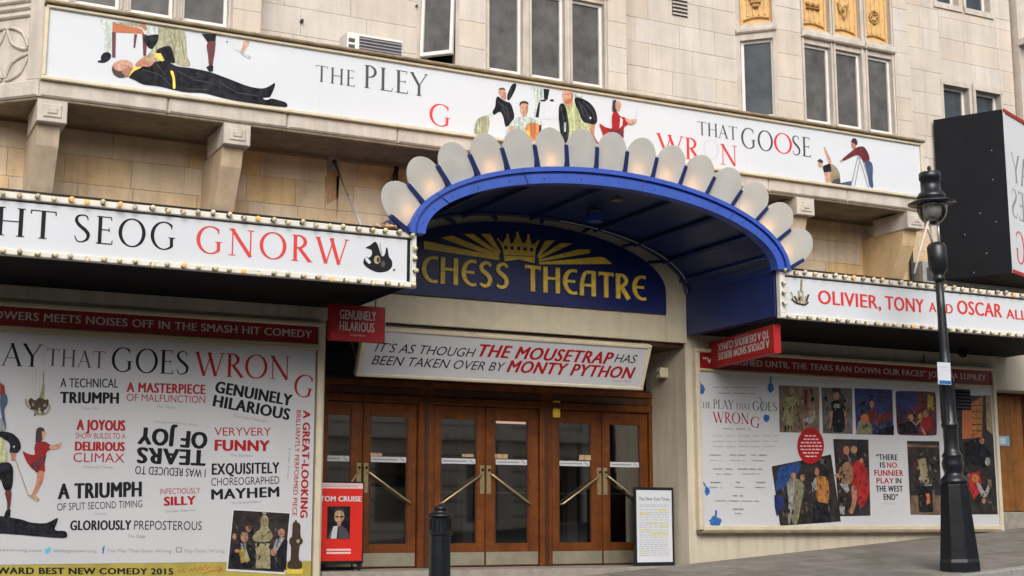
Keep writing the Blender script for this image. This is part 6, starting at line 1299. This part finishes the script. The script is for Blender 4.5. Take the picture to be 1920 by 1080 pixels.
# ================================================================== SMALL FIXTURES ON THE WALLS
ac = thing('air_conditioner', (5.85, -.4, 6.12), 'white air conditioner with a dark grille on the balcony between the bays', 'air conditioner')
mb = MB(); mb.slab(5.50, 6.24, -.55, -.25, 6.12, 6.565, 'white_frame', .012); mb.build('casing', ac)
mb = MB(); mb.box(5.66, 6.22, -.553, -.549, 6.19, 6.53, 'ink_soft'); mb.build('grille_recess', ac)
for k in range(8): mb = MB(); mb.box(5.66, 6.22, -.565, -.552, 6.205 + .041 * k, 6.220 + .041 * k, 'ink_grey'); mb.build('slat', ac)
mb = MB()
for z_ in (6.28, 6.36, 6.44): mb.slab(5.52, 5.60, -.56, -.549, z_, z_ + .045, 'ink_soft', .003)
mb.build('pipe_fitting', ac)
vg = thing('wall_vent', (10.75, 0, 7.85), 'dark slatted wall vent high between the bay windows', 'vent')
mb = MB(); mb.box(10.64, 10.90, -.012, -.001, 7.84, 8.25, 'ink_soft'); mb.build('backing', vg)
for k in range(7): mb = MB(); mb.box(10.64, 10.90, -.03, -.012, 7.85 + .057 * k, 7.872 + .057 * k, 'stone_trim'); mb.build('slat', vg)
p = P(565, 40, -.01); ph = thing('overflow_pipe', p, 'stub of an overflow pipe high on the wall above the air conditioner', 'pipe'); mb = MB(); mb.tube([(p.x, -.05, p.z), (p.x, .02, p.z)], .022, 'ink_soft', 10); mb.build('stub', ph)
p = P(783, 12, -.01); ph = thing('overflow_pipe', p, 'tiny pipe end on the wall beside the open casement window', 'pipe'); mb = MB(); mb.tube([(p.x - .02, -.04, p.z), (p.x - .02, .02, p.z)], .014, 'ink_soft', 10); mb.build('stub', ph)
# alarm box on the entrance reveal, camera, floodlight under the right marquee
al = thing('alarm_box', (10.66, .45, 2.5), 'small cream alarm box on the entrance wall beside the tilted sign', 'alarm box'); mb = MB(); mb.slab(10.60, 10.735, .42, .52, 2.62, 2.76, 'cream', .01); mb.build('case', al); mb = MB(); mb.ball((10.60, .47, 2.69), .02, .02, .02, 'ink_soft', 8, 5); mb.build('sensor', al)
p = P(1306, 618, -.15); cc = thing('security_camera', p, 'dark security camera under the foot of the blue arch', 'camera'); mb = MB(); mb.slab(p.x - .07, p.x + .07, -.25, -.10, p.z - .035, p.z + .035, 'ink_soft', .01); mb.build('body', cc); mb = MB(); mb.tube([(p.x, -.12, p.z), (p.x, -.002, p.z + .02)], .014, 'ink_soft', 6); mb.build('arm', cc)
p = P(1805, 655, -.6); fs_ = thing('spotlight', (p.x, p.y, 3.18), 'black spotlight hanging under the marquee beside the lamp column', 'spotlight')
mb = MB(); mb.tube([(p.x, p.y, 3.19), (p.x, p.y, p.z + .08)], .012, 'ink', 6); mb.build('stem', fs_); mb = MB(); mb.add([Vector(v) + Vector((p.x, p.y, p.z)) for v in [(-.07, -.05, .10), (.07, -.05, .12), (.06, .05, .12), (-.06, .05, .10), (-.05, -.05, -.08), (.02, -.05, -.12), (.02, .05, -.12), (-.05, .05, -.08)]], [(0, 1, 5, 4), (1, 2, 6, 5), (2, 3, 7, 6), (3, 0, 4, 7), (0, 3, 2, 1), (4, 5, 6, 7)], 'ink'); mb.build('housing', fs_)
p = P(1732, 670, -.05); hk = thing('sign_hook', p, 'small dark hook standing on top of the photo poster board', 'hook'); mb = MB(); mb.tube([(p.x, -.05, 2.995), (p.x, -.05, 3.13)], .014, 'ink_soft', 6); mb.build('hook', hk)

# ================================================================== NEIGHBOURING BUILDING ON THE RIGHT
nbd = thing('neighbouring_building', (20, 2, 0), 'greyer stone neighbouring building beyond the box sign with a projecting ledge', 'building')
mb = MB(); wall_grid(mb, 17.42, 30, 3.4, 13, -.12, .6, [(18.1, 18.9, 6, 7.6), (18.1, 18.9, 9.2, 11)], 'stone_trim'); wall_grid(mb, 19.0, 30, -1, 3.4, -.05, .6, [], 'render'); mb.build('wall', nbd)
mb = MB(); mb.slab(17.40, 20, -.45, -.12, 8.42, 8.52, 'stone', .03); mb.build('ledge', nbd)
for z_ in (6, 9.2): mb = MB(); mb.box(18.1, 18.9, .05, .07, z_, z_ + 1.8, 'pane'); mb.build('window_pane', nbd)
wl = thing('wall_lantern', (17.62, -.35, 8.0), 'small wall lantern on the neighbouring building under its ledge', 'lantern')
mb = MB(); mb.lathe([(.05, -.30), (.09, -.22), (.10, -.15), (.10, -.145)], (17.66, -.35, 8.02), 'ink', 10); mb.build('holder', wl); mb = MB(); mb.lathe([(.10, -.145), (.11, 0), (.11, .14)], (17.66, -.35, 8.02), 'khaki', 10); mb.build('glass_body', wl); mb = MB(); mb.tube([(17.66, -.12, 7.8), (17.66, -.35, 7.75)], .02, 'ink', 6); mb.build('arm', wl)

# ================================================================== OPPOSITE SIDE OF THE STREET (reflected in the glass)
ob = thing('opposite_building', (8, -22, -1), 'plain stone terrace across the street, seen only in reflections', 'building')
mb = MB(); ops2 = [(-18 + 3 * i + .0, -18 + 3 * i + 1.3, z_, z_ + 1.9) for i in range(22) for z_ in (.6, 3.8)]
wall_grid(mb, -22, 50, -3, 7.6, -21.5, -21.0, ops2, 'opp_stone')
for z_ in (3.1, 7.2): mb.box(-22, 50, -21.0, -20.7, z_, z_ + .3, 'opp_stone')
mb.build('wall', ob); mb = MB()
for k in range(20): mb.box(-22, 50, -21.01, -20.99, -2 + .46 * k, -1.955 + .46 * k, 'opp_glass')
for k in range(24): mb.box(-20 + 3 * k, -19.5 + 3 * k, -20.99, -20.85, -2.9, 7.1, 'opp_stone')
mb.build('moulding', ob); mb = MB()
mb.box(-22, 50, -21.46, -21.4, -3, 7.5, 'opp_glass'); mb.build('window_glass', ob)
mb = MB(); mb.box(-22, 50, -23, -21.5, -3, 7.6, 'opp_stone'); mb.build('rear_wall', ob)
print('blocks', n_block, 'objects', len(bpy.data.objects))
